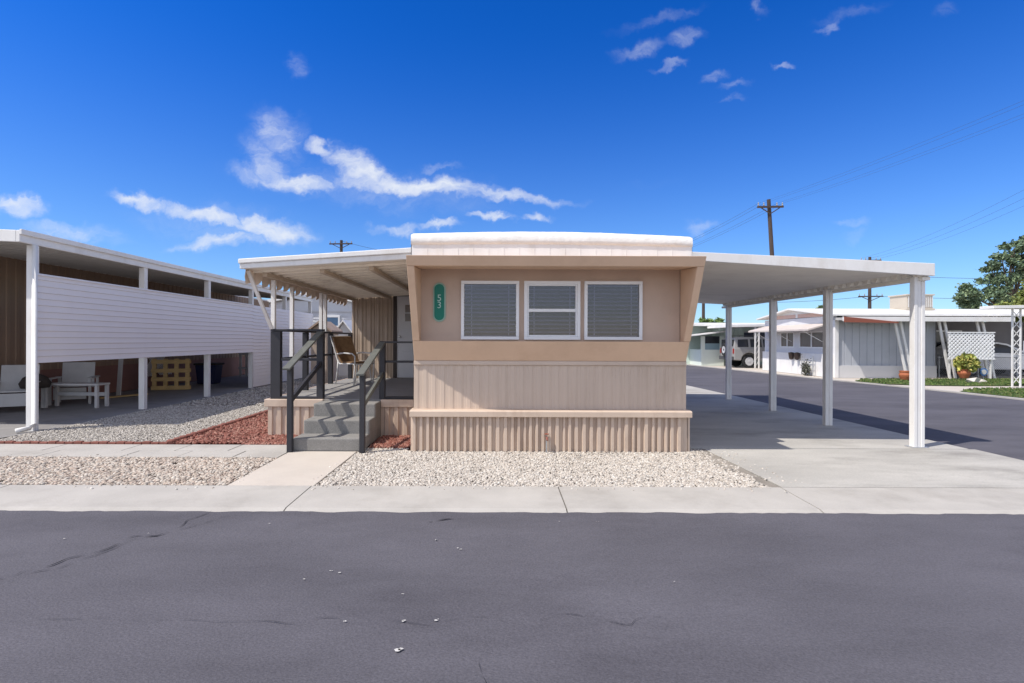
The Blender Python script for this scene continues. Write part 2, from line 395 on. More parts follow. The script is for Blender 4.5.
stones('lava_rock', np.concatenate([scatter(4600, -3.5, -2.72, 7.28, 7.94, hump=.022), scatter(2600, -1.74, -1.12, 7.1, 7.94, hump=.022)]), .040, red,
       'red lava rock around the porch steps', -.005, .8, .45)
stray = np.concatenate([scatter(25, -7, -2.75, 5.1, 5.24, hump=.003), scatter(40, -1.85, 2.9, 5.1, 5.24, hump=.003), scatter(12, -2.72, -2.62, 5.3, 6.8, hump=.003), scatter(14, -1.95, -1.84, 5.3, 6.8, hump=.003), scatter(45, 2.85, 3.2, 5.4, 7.0, hump=.003), scatter(40, -7, -2.8, 6.5, 6.6, hump=.003)])
stones('gravel', stray, .026, light, 'loose stones strayed from the beds onto the concrete', .004)
# driveway-side dirt and dry leaves on the gravel
struct(mb()._add([(x, y, -.002+.004*random.random()) for x, y in [(2.6,7.1),(2.82,7.1),(2.865,5.25),(2.76,5.25),(2.66,6.0),(2.56,6.5)]], [(0,1,2,3,4,5)][::-1]).build('dirt_strip', 'soil'),
       'strip of bare soil between gravel and driveway', 'soil')
b = mb()
for i in range(70):
    c = random.choice([(1.1, 6.75, .35, .12), (1.45, 6.8, .12, .08), (2.68, 6.6, .1, .35), (2.7, 5.6, .12, .3), (.95, 6.5, .1, .1)])
    x = random.gauss(c[0], c[2]); y = min(6.88, random.gauss(c[1], c[3])); z = .018+.012*random.random(); a = random.random()*6.28; s = .012+.02*random.random()
    if x > 2.85: continue
    b._add([(x+s*math.cos(a), y+s*math.sin(a), z), (x+.5*s*math.cos(a+1.5), y+.5*s*math.sin(a+1.5), z+.008), (x-s*math.cos(a), y-s*math.sin(a), z+.004), (x+.5*s*math.cos(a-1.5), y+.5*s*math.sin(a-1.5), z)], [(0,1,2,3)])
struct(b.build('leaves', 'soil'), 'dry brown leaves fallen on the gravel', 'leaves', 'stuff')

# scalloped brick edging
b = mb()
for i in range(34):
    y = 7.34+i*.145; b.lathe([(.055,-.03),(.055,.045),(.04,.06)], (-4.6+.008*math.sin(i*3), y, 0), 8)
tag(b.build('garden_edging', 'brick_edge'), 'red brown scalloped edging between lava rock and grey gravel', 'edging')
b = mb()
for i in range(20):
    x = -7.0+i*.12; b.box(x, x+.112, 7.27, 7.33, -.03, .035+.006*math.sin(i*2.3))
tag(b.build('garden_edging', 'brick_edge', bevel=.008), 'low brick edging along the slab walkway', 'edging')

# road wear: cracks, splashes
def crack(b, pts, w, jit=.05, n=30):
    P = []
    for i in range(len(pts)-1):
        for k in range(n):
            t = k/n; P.append((pts[i][0]*(1-t)+pts[i+1][0]*t, pts[i][1]*(1-t)+pts[i+1][1]*t))
    P.append(pts[-1])
    P = [(x+jit*mnoise.noise(Vector((x*4, y*4, 1))), y+jit*mnoise.noise(Vector((x*4, y*4, 7)))) for x, y in P]
    for i in range(len(P)-1):
        (x0, y0), (x1, y1) = P[i], P[i+1]; L = math.hypot(x1-x0, y1-y0) or 1; nx, ny = -(y1-y0)/L, (x1-x0)/L
        a = w*max(0, -.1+1.9*abs(mnoise.noise(Vector((x0*6, y0*6, 3))))); c = w*max(0, -.1+1.9*abs(mnoise.noise(Vector((x1*6, y1*6, 3)))))
        b._add([(x0-nx*a, y0-ny*a, -.0145), (x1-nx*c, y1-ny*c, -.0145), (x1+nx*c, y1+ny*c, -.0145), (x0+nx*a, y0+ny*a, -.0145)], [(0,1,2,3)])
b = mb()
random.seed(5)
crack(b, [(-2.45,4.5),(-2.6,4.1),(-2.95,3.45),(-3.3,3.05),(-3.6,2.85)], .009, .16, 60)
crack(b, [(-2.62,4.05),(-2.72,3.7),(-2.95,3.3),(-3.25,2.95)], .007, .14, 50)
crack(b, [(-2.85,3.65),(-3.05,3.25),(-3.0,3.0)], .005, .12, 40)
crack(b, [(-2.2,4.45),(-2.3,4.3),(-2.55,4.0)], .003, .1, 40)
crack(b, [(-.05,2.7),(-.1,2.4),(-.06,2.15)], .0025, .1, 50)
crack(b, [(-3.4,2.80),(-1.5,2.76),(.9,2.8)], .0022, .1, 120)
crack(b, [(-.55,4.28),(-.42,4.33),(-.3,4.33)], .012)
struct(b.build('road_crack', 'crack_tar'), 'dark cracks in the asphalt of the front road', 'crack')
b = mb()
for px, py, r in [(438,621,.016),(404,622,.02),(400,650,.03),(459,549,.012),(403,595,.014),(305,581,.012),(332,572,.02),(675,582,.012),(560,522,.014),(598,522,.012),(340,574,.015),(345,623,.012),(150,535,.01),(66,541,.014),(270,525,.014),(437,541,.018),(462,550,.014)]:
    Y = 1.5*520/(py-340); X = (px-497)*Y/520
    for k in range(2 if r < .018 else 3):
        cx, cy, rr = X+random.gauss(0, r*.35), Y+random.gauss(0, r*.3), r*(.15+.45*random.random()**2)
        b.poly([(cx+rr*(.7+.5*random.random())*math.cos(t)*1.4, cy+rr*(.7+.5*random.random())*math.sin(t), -.0135) for t in [j*.7 for j in range(9)]])
struct(b.build('road_stain', 'paint_spot'), 'small splashes of white paint on the asphalt', 'stain')

# ------------------------------------------------------------------ the tan mobile home
HX0, HX1 = -1.116, 2.545
home = thing('mobile_home', 'tan mobile home with slanted front frame, three windows and white bowed roof', 'mobile home', (.7, 6.95, 0))
SID = [(0,0),(.004,.0045),(.055,.0045),(.059,0),(.076,0),(.080,-.003),(.084,0),(.118,0)]
b = mb(); b.rib((HX0, 7.0), (HX1, 7.0), .545, 1.14, SID, (0, -1))
b.box(HX0+.001, HX1-.001, 7.02, 7.10, .3, 1.46)
b.rib((HX0, 20), (HX0, 7.0), .545, 2.58, SID, (-1, 0)); b.rib((HX1, 7.0), (HX1, 20), .545, 2.58, SID, (1, 0))
b.rib((HX1, 20), (HX0, 20), .545, 2.58, SID, (0, 1))
b.build('wall', 'tan_siding', home)
b = mb(); b.prism([(7.0,1.143),(6.975,1.143),(6.975,1.199),(7.0,1.199)], 'x', HX0, HX1)
b.build('belt_trim', 'tan_siding', home, bevel=.006)
# recessed window wall with openings
W = [(-.483,.295),(.362,1.114),(1.168,1.945)]; WZ = (1.485, 2.272)
b = mb(); xs = [HX0+.09] + [v for w in W for v in (w[0]+.02, w[1]-.02)] + [HX1-.09]
for i in range(0, len(xs), 2): b.box(xs[i], xs[i+1], 6.99, 7.05, 1.455, 2.44)
for w in W:
    b.box(w[0]+.02, w[1]-.02, 6.99, 7.05, 1.455, WZ[0]+.02); b.box(w[0]+.02, w[1]-.02, 6.99, 7.05, WZ[1]-.02, 2.44)
b.build('recess_wall', 'tan_recess', home)
# slanted frame
def PY(z): return 6.982-(z-1.2)/1.31*.655
b = mb()
b.prism([(PY(2.51),2.51),(7.05,2.565),(7.05,2.44),(6.99,2.43),(PY(2.39),2.39)], 'x', HX0+.004, HX1+.004)
b.prism([(PY(1.2),1.2),(7.0,1.2),(6.99,1.452),(PY(1.465),1.465)], 'x', HX0+.004, HX1-.004)
for x0, x1 in ((HX0+.004, HX0+.094), (HX1-.086, HX1+.004)):
    b.prism([(PY(1.467),1.467),(6.988,1.455),(6.988,2.425),(PY(2.388),2.388)], 'x', x0, x1)
b.build('front_frame', 'tan_frame', home, bevel=.006)
# skirting
SK = [(0,0),(.01,.028),(.045,.028),(.055,0),(.085,0)]
b = mb(); x = HX0-.005                                # front ribs are uneven, bent panels
while x < HX1-.09:
    wv = .085*(.8+.45*random.random()); x2 = min(HX1+.005, x+wv); d_ = .034+.016*random.random(); y = 6.93+.004*random.random()
    b._add([(x,y,0),(x,y,.47),(x+.011,y-d_,0),(x+.011,y-d_,.47),(x+wv*.5,y-d_,0),(x+wv*.5,y-d_,.47),(x+wv*.5+.011,y,0),(x+wv*.5+.011,y,.47),(x2,y,0),(x2,y,.47)], [(0,2,3,1),(2,4,5,3),(4,6,7,5),(6,8,9,7)])
    x = x2
b.box(HX0, HX1, 6.94, 6.96, 0, .47)
b.rib((HX0-.005, 20), (HX0-.005, 6.93), 0, .47, SK, (-1, 0)); b.rib((HX1+.005, 6.93), (HX1+.005, 20), 0, .47, SK, (1, 0))
b.build('skirting', 'tan_skirt', home)
b = mb(); b.prism([(6.852,.462),(6.852,.535),(6.87,.548),(7.0,.552),(7.0,.462)], 'x', HX0-.035, HX1+.035)
b.box(HX0-.035, HX0-.002, 7.002, 20, .462, .549); b.box(HX1+.002, HX1+.035, 7.002, 20, .462, .549)
b.build('ledge_trim', 'tan_skirt', home, bevel=.006)
# windows
for k, (x0, x1) in enumerate(W):
    z0, z1 = WZ; t = .042; y0, y1 = 6.945, 7.03
    b = mb(); b.box(x0, x1, y0, y1, z0, z0+t); b.box(x0, x1, y0, y1, z1-t, z1)
    b.box(x0, x0+t, y0+.002, y1, z0+t, z1-t); b.box(x1-t, x1, y0+.002, y1, z0+t, z1-t)
    if k == 1:
        s = t+.022
        b.box(x0+t, x0+s, y0+.012, y1, z0+t, z1-t); b.box(x1-s, x1-t, y0+.012, y1, z0+t, z1-t)
        b.box(x0+s, x1-s, y0+.01, y1, (z0+z1)/2-.02, (z0+z1)/2+.022)
        b.box(x0+s, x1-s, y0+.012, y1, z0+t, z0+s); b.box(x0+s, x1-s, y0+.012, y1, z1-s, z1-t)
    fr = b.build('window', 'vinyl_frame', home, bevel=.005)
    mb().box(x0+t, x1-t, 6.985, 6.990, z0+t, z1-t).build('pane', 'glass', fr)
    b = mb(); z = z0+t+.01; i = 0
    while z < z1-t-.01:
        if not (k == 1 and abs(z-(z0+z1)/2) < .03):
            a = .55 + .2*mnoise.noise(Vector((k*7, i*.9, 0))); sag = .002*mnoise.noise(Vector((k, i, 5)))
            dy, dz = .021*math.cos(a), .021*math.sin(a)
            b._add([(x0+t+.004, 7.014-dy, z-dz), (x1-t-.004, 7.014-dy, z-dz+sag), (x1-t-.004, 7.016+dy, z+dz+sag), (x0+t+.004, 7.016+dy, z+dz)], [(0,1,2,3)])
        z += .052; i += 1
    for fx in (.18, .82):
        xx = x0+(x1-x0)*fx; b.box(xx-.006, xx+.006, 6.998, 6.9985, z0+t, z1-t)
    b.build('blind', 'blind', fr)
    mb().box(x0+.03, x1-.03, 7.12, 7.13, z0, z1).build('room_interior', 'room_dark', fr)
# roof
roof = mb(); nx = 150; vs = []; fs = []
def zt(t): return 2.868 + .045*math.sin(math.pi*t)-.03*t
def seam(t): return 2.725+.02*math.sin(math.pi*t)-.02*t
rings = []
for i in range(nx+1):
    t = i/nx; x = HX0-.012+(HX1-HX0+.016)*t
    w = lambda k: .006*mnoise.noise(Vector((x*5, k*2.1, 2)))+.006*mnoise.noise(Vector((x*19, k*3.1, 5)))
    end = min(1, .5+min(t, 1-t)*60)
    top = seam(t)+.09+(zt(t)-seam(t)-.09)*end**.5
    rings.append([(x, 6.80, seam(t)), (x, 6.782+w(1)*.5, seam(t)+.006+w(7)*.3), (x, 6.778+w(2)*.8, seam(t)+.05+w(3)*.5), (x, 6.786+w(4)*.7, top-.014+w(5)*.35), (x, 6.806, top+w(6)*.35), (x, 20.2, top+.02)])
k = len(rings[0])
for r in rings: vs += r
for i in range(nx):
    for j in range(k-1): fs.append((i*k+j, (i+1)*k+j, (i+1)*k+j+1, i*k+j+1))
roof._add(vs, fs)
rf = roof.build('roof', 'roof_coating', home, smooth=True)
b = mb()
for i in range(nx):
    t0, t1 = i/nx, (i+1)/nx; x0, x1 = HX0-.012+(HX1-HX0+.016)*t0, HX0-.012+(HX1-HX0+.016)*t1
    b._add([(x0,6.80,2.56),(x1,6.80,2.56),(x1,6.80,seam(t1)),(x0,6.80,seam(t0))], [(0,1,2,3)])
for i in range(1, 18):
    x = HX0+i*.2; b.box(x-.004, x+.004, 6.796, 6.80, 2.562, 2.725)
b.box(HX0-.012, HX0-.004, 6.8, 20.2, 2.56, 2.73); b.box(HX1-.0, HX1+.004, 6.8, 20.2, 2.56, 2.70)
b.box(HX0-.012, HX1+.004, 6.803, 7.1, 2.566, 2.575)
b.build('fascia', 'white_paint', rf)
# side room with the door
RX0 = -3.46; RY = 12.4
RP = [(0,0),(.02,.014),(.05,.014),(.07,0),(.13,0),(.145,-.012),(.16,0),(.2,0)]
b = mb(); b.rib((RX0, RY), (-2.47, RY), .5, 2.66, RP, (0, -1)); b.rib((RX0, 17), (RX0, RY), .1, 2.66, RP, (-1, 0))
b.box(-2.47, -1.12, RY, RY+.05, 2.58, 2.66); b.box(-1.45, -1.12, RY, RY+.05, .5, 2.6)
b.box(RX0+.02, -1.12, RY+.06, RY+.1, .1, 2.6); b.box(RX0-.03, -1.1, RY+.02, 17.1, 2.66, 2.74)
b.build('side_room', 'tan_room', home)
b = mb(); b.box(-2.47, -2.39, RY-.03, RY+.05, .566, 2.6); b.box(-1.53, -1.45, RY-.03, RY+.05, .566, 2.6); b.box(-2.39, -1.53, RY-.03, RY+.05, 2.52, 2.6)
b.build('door_frame', 'dark_trim', home, bevel=.004)
b = mb(); b.box(-2.388, -1.532, RY-.005, RY+.035, .575, 2.515)
for z0, z1 in ((.72,1.2),(1.28,1.75)): b.box(-2.26, -1.66, RY-.012, RY-.005, z0, z1)
dr = b.build('door', 'door_white', home, bevel=.004)
b = mb()
for z0, z1 in ((1.92,2.10),(2.13,2.31)): b.box(-2.19, -2.0, RY-.013, RY-.008, z0, z1); b.box(-1.92, -1.73, RY-.013, RY-.008, z0, z1)
b.build('window', 'window_warm', dr)
mb().lathe([(.012,-.04),(.03,-.05),(.03,-.075),(.01,-.085)], (-2.31, RY-.0, 1.55), 12, 'y').build('handle', 'metal', dr)
# address plaque
sg = thing('address_sign', 'green oval number plaque beside the left window', 'sign', (-.77, 6.985, 1.9))
def capsule(x, zc, hw, hh, n=10):
    return [(x+hw*math.cos(t), zc+hh-hw+hw*math.sin(t)) for t in [math.pi*i/n for i in range(n+1)]] + [(x+hw*math.cos(t), zc-hh+hw+hw*math.sin(t)) for t in [math.pi+math.pi*i/n for i in range(n+1)]]
mb().prism(capsule(-.775, 1.985, .085, .265), 'y', 6.972, 6.989).build('rim', 'sign_pale', sg, bevel=.003)
mb().prism(capsule(-.775, 1.985, .066, .243), 'y', 6.966, 6.9715).build('plate', 'sign_green', sg)
for ch, z in (('5', 2.0), ('3', 1.905)):
    cu = bpy.data.curves.new('numeral', 'FONT'); cu.body = ch; cu.size = .125; cu.align_x = 'CENTER'; cu.extrude = .002
    tmp = bpy.data.objects.new('tmp', cu); COL.objects.link(tmp)
    bpy.context.view_layer.update()
    me = bpy.data.meshes.new_from_object(tmp.evaluated_get(bpy.context.evaluated_depsgraph_get()))
    bpy.data.objects.remove(tmp); me.name = 'numeral'
    me.transform(Matrix.Translation(Vector((-.775, 6.963, z)) - Vector(sg.location)) @ Matrix.Rotation(R(90), 4, 'X'))
    me.materials.clear(); me.materials.append(M['sign_number'])
    o = bpy.data.objects.new('numeral', me); COL.objects.link(o); o.parent = sg
# hose bib
t = thing('garden_faucet', 'small brass garden tap on a pipe against the skirting', 'tap', (.66, 6.86, 0))
mb().tube([(.66,6.87,-.02),(.66,6.87,.2),(.66,6.87,.22)], .011, 8).build('pipe', 'galvanised', t)
mb().tube([(.66,6.88,.2),(.66,6.83,.2),(.66,6.80,.17)], .014, 8).build('spout', 'brick_edge', t)
mb().lathe([(.004,0),(.03,.004),(.03,.012),(.004,.016)], (.66,6.855,.235), 10).build('handle', 'redbrown', t)

# ------------------------------------------------------------------ porch deck, steps and railings
DX0, DX1, DY, DZ = -3.49, -1.13, 7.93, .565
deck = thing('porch_deck', 'raised grey porch deck with tan ribbed skirting and dark railings', 'porch', (-2.4, 10, 0))
mb().box(DX0, DX1, DY+.02, RY-.02, DZ-.05, DZ).build('floor', 'deck_grey', deck, bevel=.006)
b = mb(); b.rib((DX0, DY), (-2.6, DY), 0, .47, [(0,0),(.012,.026),(.07,.026),(.082,0),(.14,0)], (0, -1))
b.rib((-1.85, DY), (DX1, DY), 0, .47, [(0,0),(.012,.026),(.07,.026),(.082,0),(.14,0)], (0, -1))
b.rib((DX0, RY), (DX0, DY), 0, .47, [(0,0),(.012,.026),(.07,.026),(.082,0),(.14,0)], (-1, 0))
b.build('skirting', 'tan_skirt', deck)
b = mb(); b.box(DX0-.04, -2.64, DY-.045, DY+.019, .455, DZ+.004); b.box(-1.76, DX1-.005, DY-.045, DY+.019, .455, DZ+.004); b.box(DX0-.04, DX0-.001, DY+.02, RY, .455, DZ+.004)
b.build('cap_trim', 'tan_skirt', deck, bevel=.008)
def post(x, y, z1, w=.09, parent=deck, z0=DZ, d=None):
    mb().box(x-w/2, x+w/2, y-(d or w)/2, y+(d or w)/2, z0, z1).build('post', 'rail_paint', parent, bevel=.006)
post(-3.40, 8.02, 1.605, .15, d=.09); post(-2.71, 8.0, 1.605, .10)
post(-3.44, 9.35, 1.60, .09); post(-3.44, 10.75, 1.60, .09); post(-3.44, 12.2, 1.60, .09)
b = mb(); b.box(-3.47, -2.66, 7.96, 8.05, 1.607, 1.637); b.box(-3.48, -3.395, 8.052, 12.25, 1.602, 1.635)
b.build('handrail', 'rail_paint', deck, bevel=.006)
for q in ((-3.325, -2.762, 7.99, 8.02, 1.15, 1.19), (-3.45, -3.42, 8.066, 12.2, 1.15, 1.19), (-3.325, -2.762, 7.97, 8.06, .57, .60)):
    mb().box(*q).build('rail', 'rail_paint', deck, bevel=.005)
# right side
post(-1.76, 8.0, 1.425, .085)
b = mb(); b.box(-1.80, -1.125, 7.96, 8.04, 1.427, 1.455); b.build('handrail', 'rail_paint', deck, bevel=.006)
for q in ((-1.715, -1.125, 7.985, 8.015, 1.125, 1.16), (-1.715, -1.125, 7.97, 8.05, .57, .605)): mb().box(*q).build('rail', 'rail_paint', deck, bevel=.005)

steps = thing('porch_steps', 'three grey carpeted porch steps with dark handrails', 'steps', (-2.24, 7.3, 0))
SX0, SX1 = -2.70, -1.765
for y0, z0, z1, xi in ((6.85, 0, .178, 0), (7.21, .0, .362, .02), (7.57, .0, .548, .03)):
    y1 = {6.85: 7.209, 7.21: 7.569, 7.57: 7.948}[y0]
    mb().box(SX0+xi, SX1, y0, y1, z0, z1).build('step', 'step_carpet', steps, bevel=.018)
def srail(x, zt0, zt1, xo):
    mb().box(x-.034, x+.034, 6.762, 6.830, 0, zt0).build('post', 'rail_paint', steps, bevel=.006)
    mb().bar((x, 6.66, zt0-.035), (x, 7.95, zt1), .10, .03).build('handrail', ['rail_top_worn'], steps, bevel=.006)
    mb().bar((x, 6.84, zt0-.44), (x, 7.96, zt1-.48), .04, .07).build('rail', 'rail_paint' if x < -2 else 'rail_top_worn', steps, bevel=.005)
srail(-2.70, 1.13, 1.59, 0); srail(-1.755, 1.06, 1.43, 0)

# ------------------------------------------------------------------ awning over the deck
aw = thing('porch_awning', 'white edged metal awning over the porch with scalloped side valance', 'awning', (-2.4, 7.6, 0))
AX0, AX1, AY0, AY1 = -3.585, -1.14, 7.30, 12.37
def az(x): return 2.475+(x-AX0)/(AX1-AX0)*.15
b = mb(); n = 17
for i in range(n):                                   # interlocking pans running across the porch
    y0 = AY0+.02+(AY1-AY0-.02)*i/n; y1 = AY0+.02+(AY1-AY0-.02)*(i+1)/n
    b._add([(AX0,y0,az(AX0)),(AX1,y0,az(AX1)),(AX1,y1-.03,az(AX1)),(AX0,y1-.03,az(AX0)),(AX0,y1-.022,az(AX0)-.03),(AX1,y1-.022,az(AX1)-.03),(AX1,y1-.004,az(AX1)-.03),(AX0,y1-.004,az(AX0)-.03),(AX0,y1,az(AX0)),(AX1,y1,az(AX1))],
           [(0,3,2,1),(3,4,5,2),(4,7,6,5),(7,8,9,6)])
    b._add([(AX0,y0,az(AX0)+.06),(AX1,y0,az(AX1)+.06),(AX1,y1,az(AX1)+.06),(AX0,y1,az(AX0)+.06)], [(0,1,2,3)])
b.build('roof_panel', 'awning_panel', aw)
b = mb(); b.prism([(AX0-.02,az(AX0)-.012),(AX1,az(AX1)-.012),(AX1,az(AX1)+.07),(AX0-.02,az(AX0)+.06)], 'y', AY0-.03, AY0+.018)
b.prism([(AX0-.03,az(AX0)+.06),(AX1,az(AX1)+.07),(AX1,az(AX1)+.145),(AX0-.03,az(AX0)+.125)], 'y', AY0-.055, AY0+.05)
b.box(AX0-.03, AX0-.004, AY0+.052, AY1, az(AX0)+.0, az(AX0)+.12)
b.build('fascia', 'white_paint', aw, bevel=.01)
for x in (-3.40, -2.56, -1.84):
    mb().box(x-.035, x+.035, AY0+.3, AY1, az(x)-.09, az(x)-.032).build('beam', 'awning_beam', aw, bevel=.004)
b = mb(); vs = []; fs = []; n = 19; q = 12
for i in range(n*q+1):
    y = AY0+.05+(AY1-AY0-.05)*i/(n*q); ph = (i % q)/q
    d = .115+.085*math.sin(math.pi*ph)**.7+.03*mnoise.noise(Vector((y*2, 0, 3)))
    x = AX0+.012+.022*math.cos(2*math.pi*i/q)
    vs += [(x, y, az(AX0)+.02), (x-.02, y, az(AX0)-d)]
fs = [(2*i, 2*i+2, 2*i+3, 2*i+1) for i in range(n*q)]
b._add(vs, fs); b.build('valance', 'valance_metal', aw)
def ap(x, y, z0, r=.028): mb().box(x-r, x+r, y-r, y+r, z0, az(x)-.102).build('post', 'white_paint', aw, bevel=.004)
ap(-3.43, 7.98, 1.638, .03); ap(-3.53, 8.95, -.02, .03); ap(-3.42, 10.1, 1.637, .03); ap(-3.42, 10.35, 1.637, .03)
mb().bar((-3.56, 7.42, az(-3.5)-.02), (-3.45, 7.965, 1.64), .05, .035).build('brace', 'white_paint', aw, bevel=.004)

# patio chair + small table on deck
def patio_chair(loc, rz, label):
    t = thing('patio_chair', label, 'chair', (0, 0, 0))
    b = mb()                                             # faces +X before turning
    for s in (-.27, .27):
        b.tube([(-.42,s,.99),(-.34,s,.8),(-.22,s,.5),(-.16,s,.42),(.22,s,.43),(.27,s,.40),(.25,s,.2),(.24,s,.0)], .014, 8)
        b.tube([(-.2,s,.5),(-.22,s,.25),(-.27,s,0)], .014, 8)
        b.tube([(-.23,s,.62),(-.05,s,.64),(.2,s,.63),(.27,s,.58),(.27,s,.40)], .015, 8)
    for x, z in ((-.42,.98),(.25,.42),(-.16,.42)): b.tube([(x,-.27,z),(x,.27,z)], .013, 8)
    b.build('frame', 'chair_white', t, smooth=True)
    b = mb(); P = [(-.40,.97),(-.33,.8),(-.22,.55),(-.165,.45)]
    b.prism(P+[(x+.035, z+.01) for x, z in P[::-1]], 'y', -.255, .255); b.build('backrest', 'wicker_brown', t, bevel=.008)
    b = mb(); b.box(-.15, .26, -.255, .255, .425, .465); b.build('seat', 'wicker_brown', t, bevel=.012)
    t.location = loc; t.rotation_euler = (0, 0, rz)
    return t
patio_chair((-2.92, 10.7, DZ), R(-30), 'brown reclining patio chair with white tube frame on the porch')
t = thing('side_table', 'small pale side table beside the porch chairs', 'table', (-2.85, 11.1, DZ))
mb().lathe([(.0,.43),(.22,.43),(.22,.455),(.0,.455)], (-2.85,11.1,DZ), 20).build('tabletop', 'chair_white', t)
for a in range(3):
    c, s = math.cos(a*2.1+.3), math.sin(a*2.1+.3)
    mb().tube([(-2.85+.17*c,11.1+.17*s,DZ),(-2.85+.12*c,11.1+.12*s,DZ+.43)], .012, 8).build('leg', 'chair_white', t)

# ------------------------------------------------------------------ carport of the tan home (right)
cp = thing('carport', 'white flat carport on square posts beside the tan home', 'carport', (4.3, 10, 0))
CX0, CX1, CY0, CY1 = 2.56, 5.98, 7.10, 13.6
def cz(x): return 2.585+(x-CX0)/(CX1-CX0)*(2.432-2.585)
b = mb(); b.prism([(CX0,cz(CX0)),(CX1-.03,cz(CX1)),(CX1-.03,cz(CX1)+.04),(CX0,cz(CX0)+.04)], 'y', CY0+.04, CY1)
b.build('roof_panel', 'cream_panel', cp)
b = mb(); b.prism([(CX0,2.585),(CX1,2.375),(CX1,2.548),(CX0,2.70)], 'y', CY0, CY0+.038)
b.prism([(CX0,cz(CX0)+.042),(CX1,cz(CX1)+.042),(CX1,2.54),(CX0,2.69)], 'y', CY1-.04, CY1)
b.box(CX1-.028, CX1, CY0+.04, CY1, cz(CX1)+.02, 2.546)
b.build('fascia', 'white_paint', cp, bevel=.006)
b = mb(); b.box(5.86, 5.965, CY0+.06, CY1-.02, 2.325, 2.375); b.build('beam', 'cream_panel', cp, bevel=.005)
b = mb(); n = 32                                     # scalloped pan ends resting on the beam
for i in range(n):
    y = CY0+.08+(CY1-CY0-.2)*i/n
    b.prism([(y,2.376),(y+.07,2.376),(y+.10,2.440),(y-.03,2.440)], 'x', 5.80, 5.955)
b.build('pan_end', 'cream_panel', cp)
for k, (x, y, w) in enumerate(((5.875,7.27,.15),(5.82,9.15,.125),(5.86,11.05,.12),(5.88,13.2,.12))):
    b = mb(); zt_ = 2.372 if k == 0 else 2.30
    if k == 0:
        b.box(x-w/2, x-w/6-.004, y-.045, y+.045, 0, 2.378); b.box(x-w/6+.004, x+w/6-.004, y-.036, y+.036, 0, 2.378); b.box(x+w/6+.004, x+w/2, y-.045, y+.045, 0, 2.378)
        b.box(x-w/2+.006, x+w/2-.006, y-.03, y+.03, .0, 2.378)
    else:
        b.box(x-w/2, x-.006, y-.045, y+.045, 0, 2.378); b.box(x+.006, x+w/2, y-.045, y+.045, 0, 2.378); b.box(x-.007, x+.007, y-.037, y+.037, 0, 2.378)
    p = b.build('post', 'white_paint', cp, bevel=.004)
    if k == 0: mb().box(x-.12, x+.12, y-.07, y+.07, .004, .014).build('base_plate', 'galvanised', p, bevel=.003)

# ------------------------------------------------------------------ neighbouring carport and home (left)
nc = thing('neighbour_carport', 'long white neighbouring carport with slatted white privacy screen', 'carport', (-8.5, 12, 0))
NX, NY0, NY1 = -7.5, 8.1, 21.0
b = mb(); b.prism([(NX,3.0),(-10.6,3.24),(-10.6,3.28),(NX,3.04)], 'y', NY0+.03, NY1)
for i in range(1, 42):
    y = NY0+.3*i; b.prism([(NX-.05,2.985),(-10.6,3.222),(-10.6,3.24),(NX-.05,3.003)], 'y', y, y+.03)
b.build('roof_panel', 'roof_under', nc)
b = mb(); b.box(NX-.0, NX+.06, NY0, NY1, 2.985, 3.17); b.prism([(NX-.002,2.985),(NX-.002,3.17),(-14,3.42),(-14,3.235)], 'y', NY0, NY0+.05)
b.box(NX+.062, NX+.10, NY0-.01, NY1, 3.10, 3.185)
b.build('fascia', 'white_paint', nc, bevel=.008)
py = [8.42, 11.05, 13.5, 15.9, 18.4, 20.9]
for i, y in enumerate(py):
    w = .15 if i == 0 else .12
    b = mb(); b.box(NX-.08, NX+.04, y-.05, y-.006, -.02, 2.985); b.box(NX-.08, NX+.04, y+.006, y+.05, -.02, 2.985); b.box(NX-.07, NX+.03, y-.01, y+.01, -.02, 2.985)
    b.build('post', 'white_paint', nc, bevel=.004)
SP = .104
for i in range(3):
    y0, y1 = py[i]-.04, py[i+1]-.043
    vs = []; z = 1.08; b = mb()
    while z < 2.46:                                 # lapped slats, each leaning out at its foot
        b._add([(NX+.05,y0,z),(NX+.05,y1,z),(NX+.073,y1,z+.004),(NX+.073,y0,z+.004),(NX+.056,y0,z+SP),(NX+.056,y1,z+SP)], [(0,1,2,3),(3,2,5,4)])
        z += SP
    b.box(NX+.042, NX+.05, y0, y1, 1.08, 2.5)
    b.box(NX+.04, NX+.09, y0, y1, 2.50, 2.52)
    b.build('screen_panel', 'screen_white', nc)
b = mb(); z = 0.02
y0, y1 = py[3]-.04, NY1
while z < 2.46:
    b._add([(NX+.05,y0,z),(NX+.05,y1,z),(NX+.073,y1,z+.004),(NX+.073,y0,z+.004),(NX+.056,y0,z+SP),(NX+.056,y1,z+SP)], [(0,1,2,3),(3,2,5,4)]); z += SP
b.box(NX+.042, NX+.05, y0, y1, 0, 2.5)
b.build('screen_panel', 'screen_white', nc, label='last screen panel reaching down to the gravel')
b = mb(); b.tube([(NX+.09,8.33,2.98),(NX+.09,8.33,.12),(NX+.06,8.28,.05),(NX-.03,8.14,.03)], .036, 10); b.build('downspout', 'white_paint', nc, smooth=True)
nh = thing('mobile_home', 'brown ribbed mobile home under the neighbouring carport', 'mobile home', (-10.8, 14, 0))
b = mb(); b.rib((-10.55, 8.3), (-10.55, 24), .75, 3.22, [(0,0),(.02,.015),(.10,.015),(.12,0),(.22,0)], (1, 0)); b.rib((-15, 8.3), (-10.55, 8.3), .75, 3.2, [(0,0),(.02,.015),(.10,.015),(.12,0),(.22,0)], (0, -1))
b.build('wall', 'brown_siding', nh)
b = mb(); b.box(-15, -10.58, 8.34, 24, 0, .75); b.build('skirting', 'brown_skirt', nh)
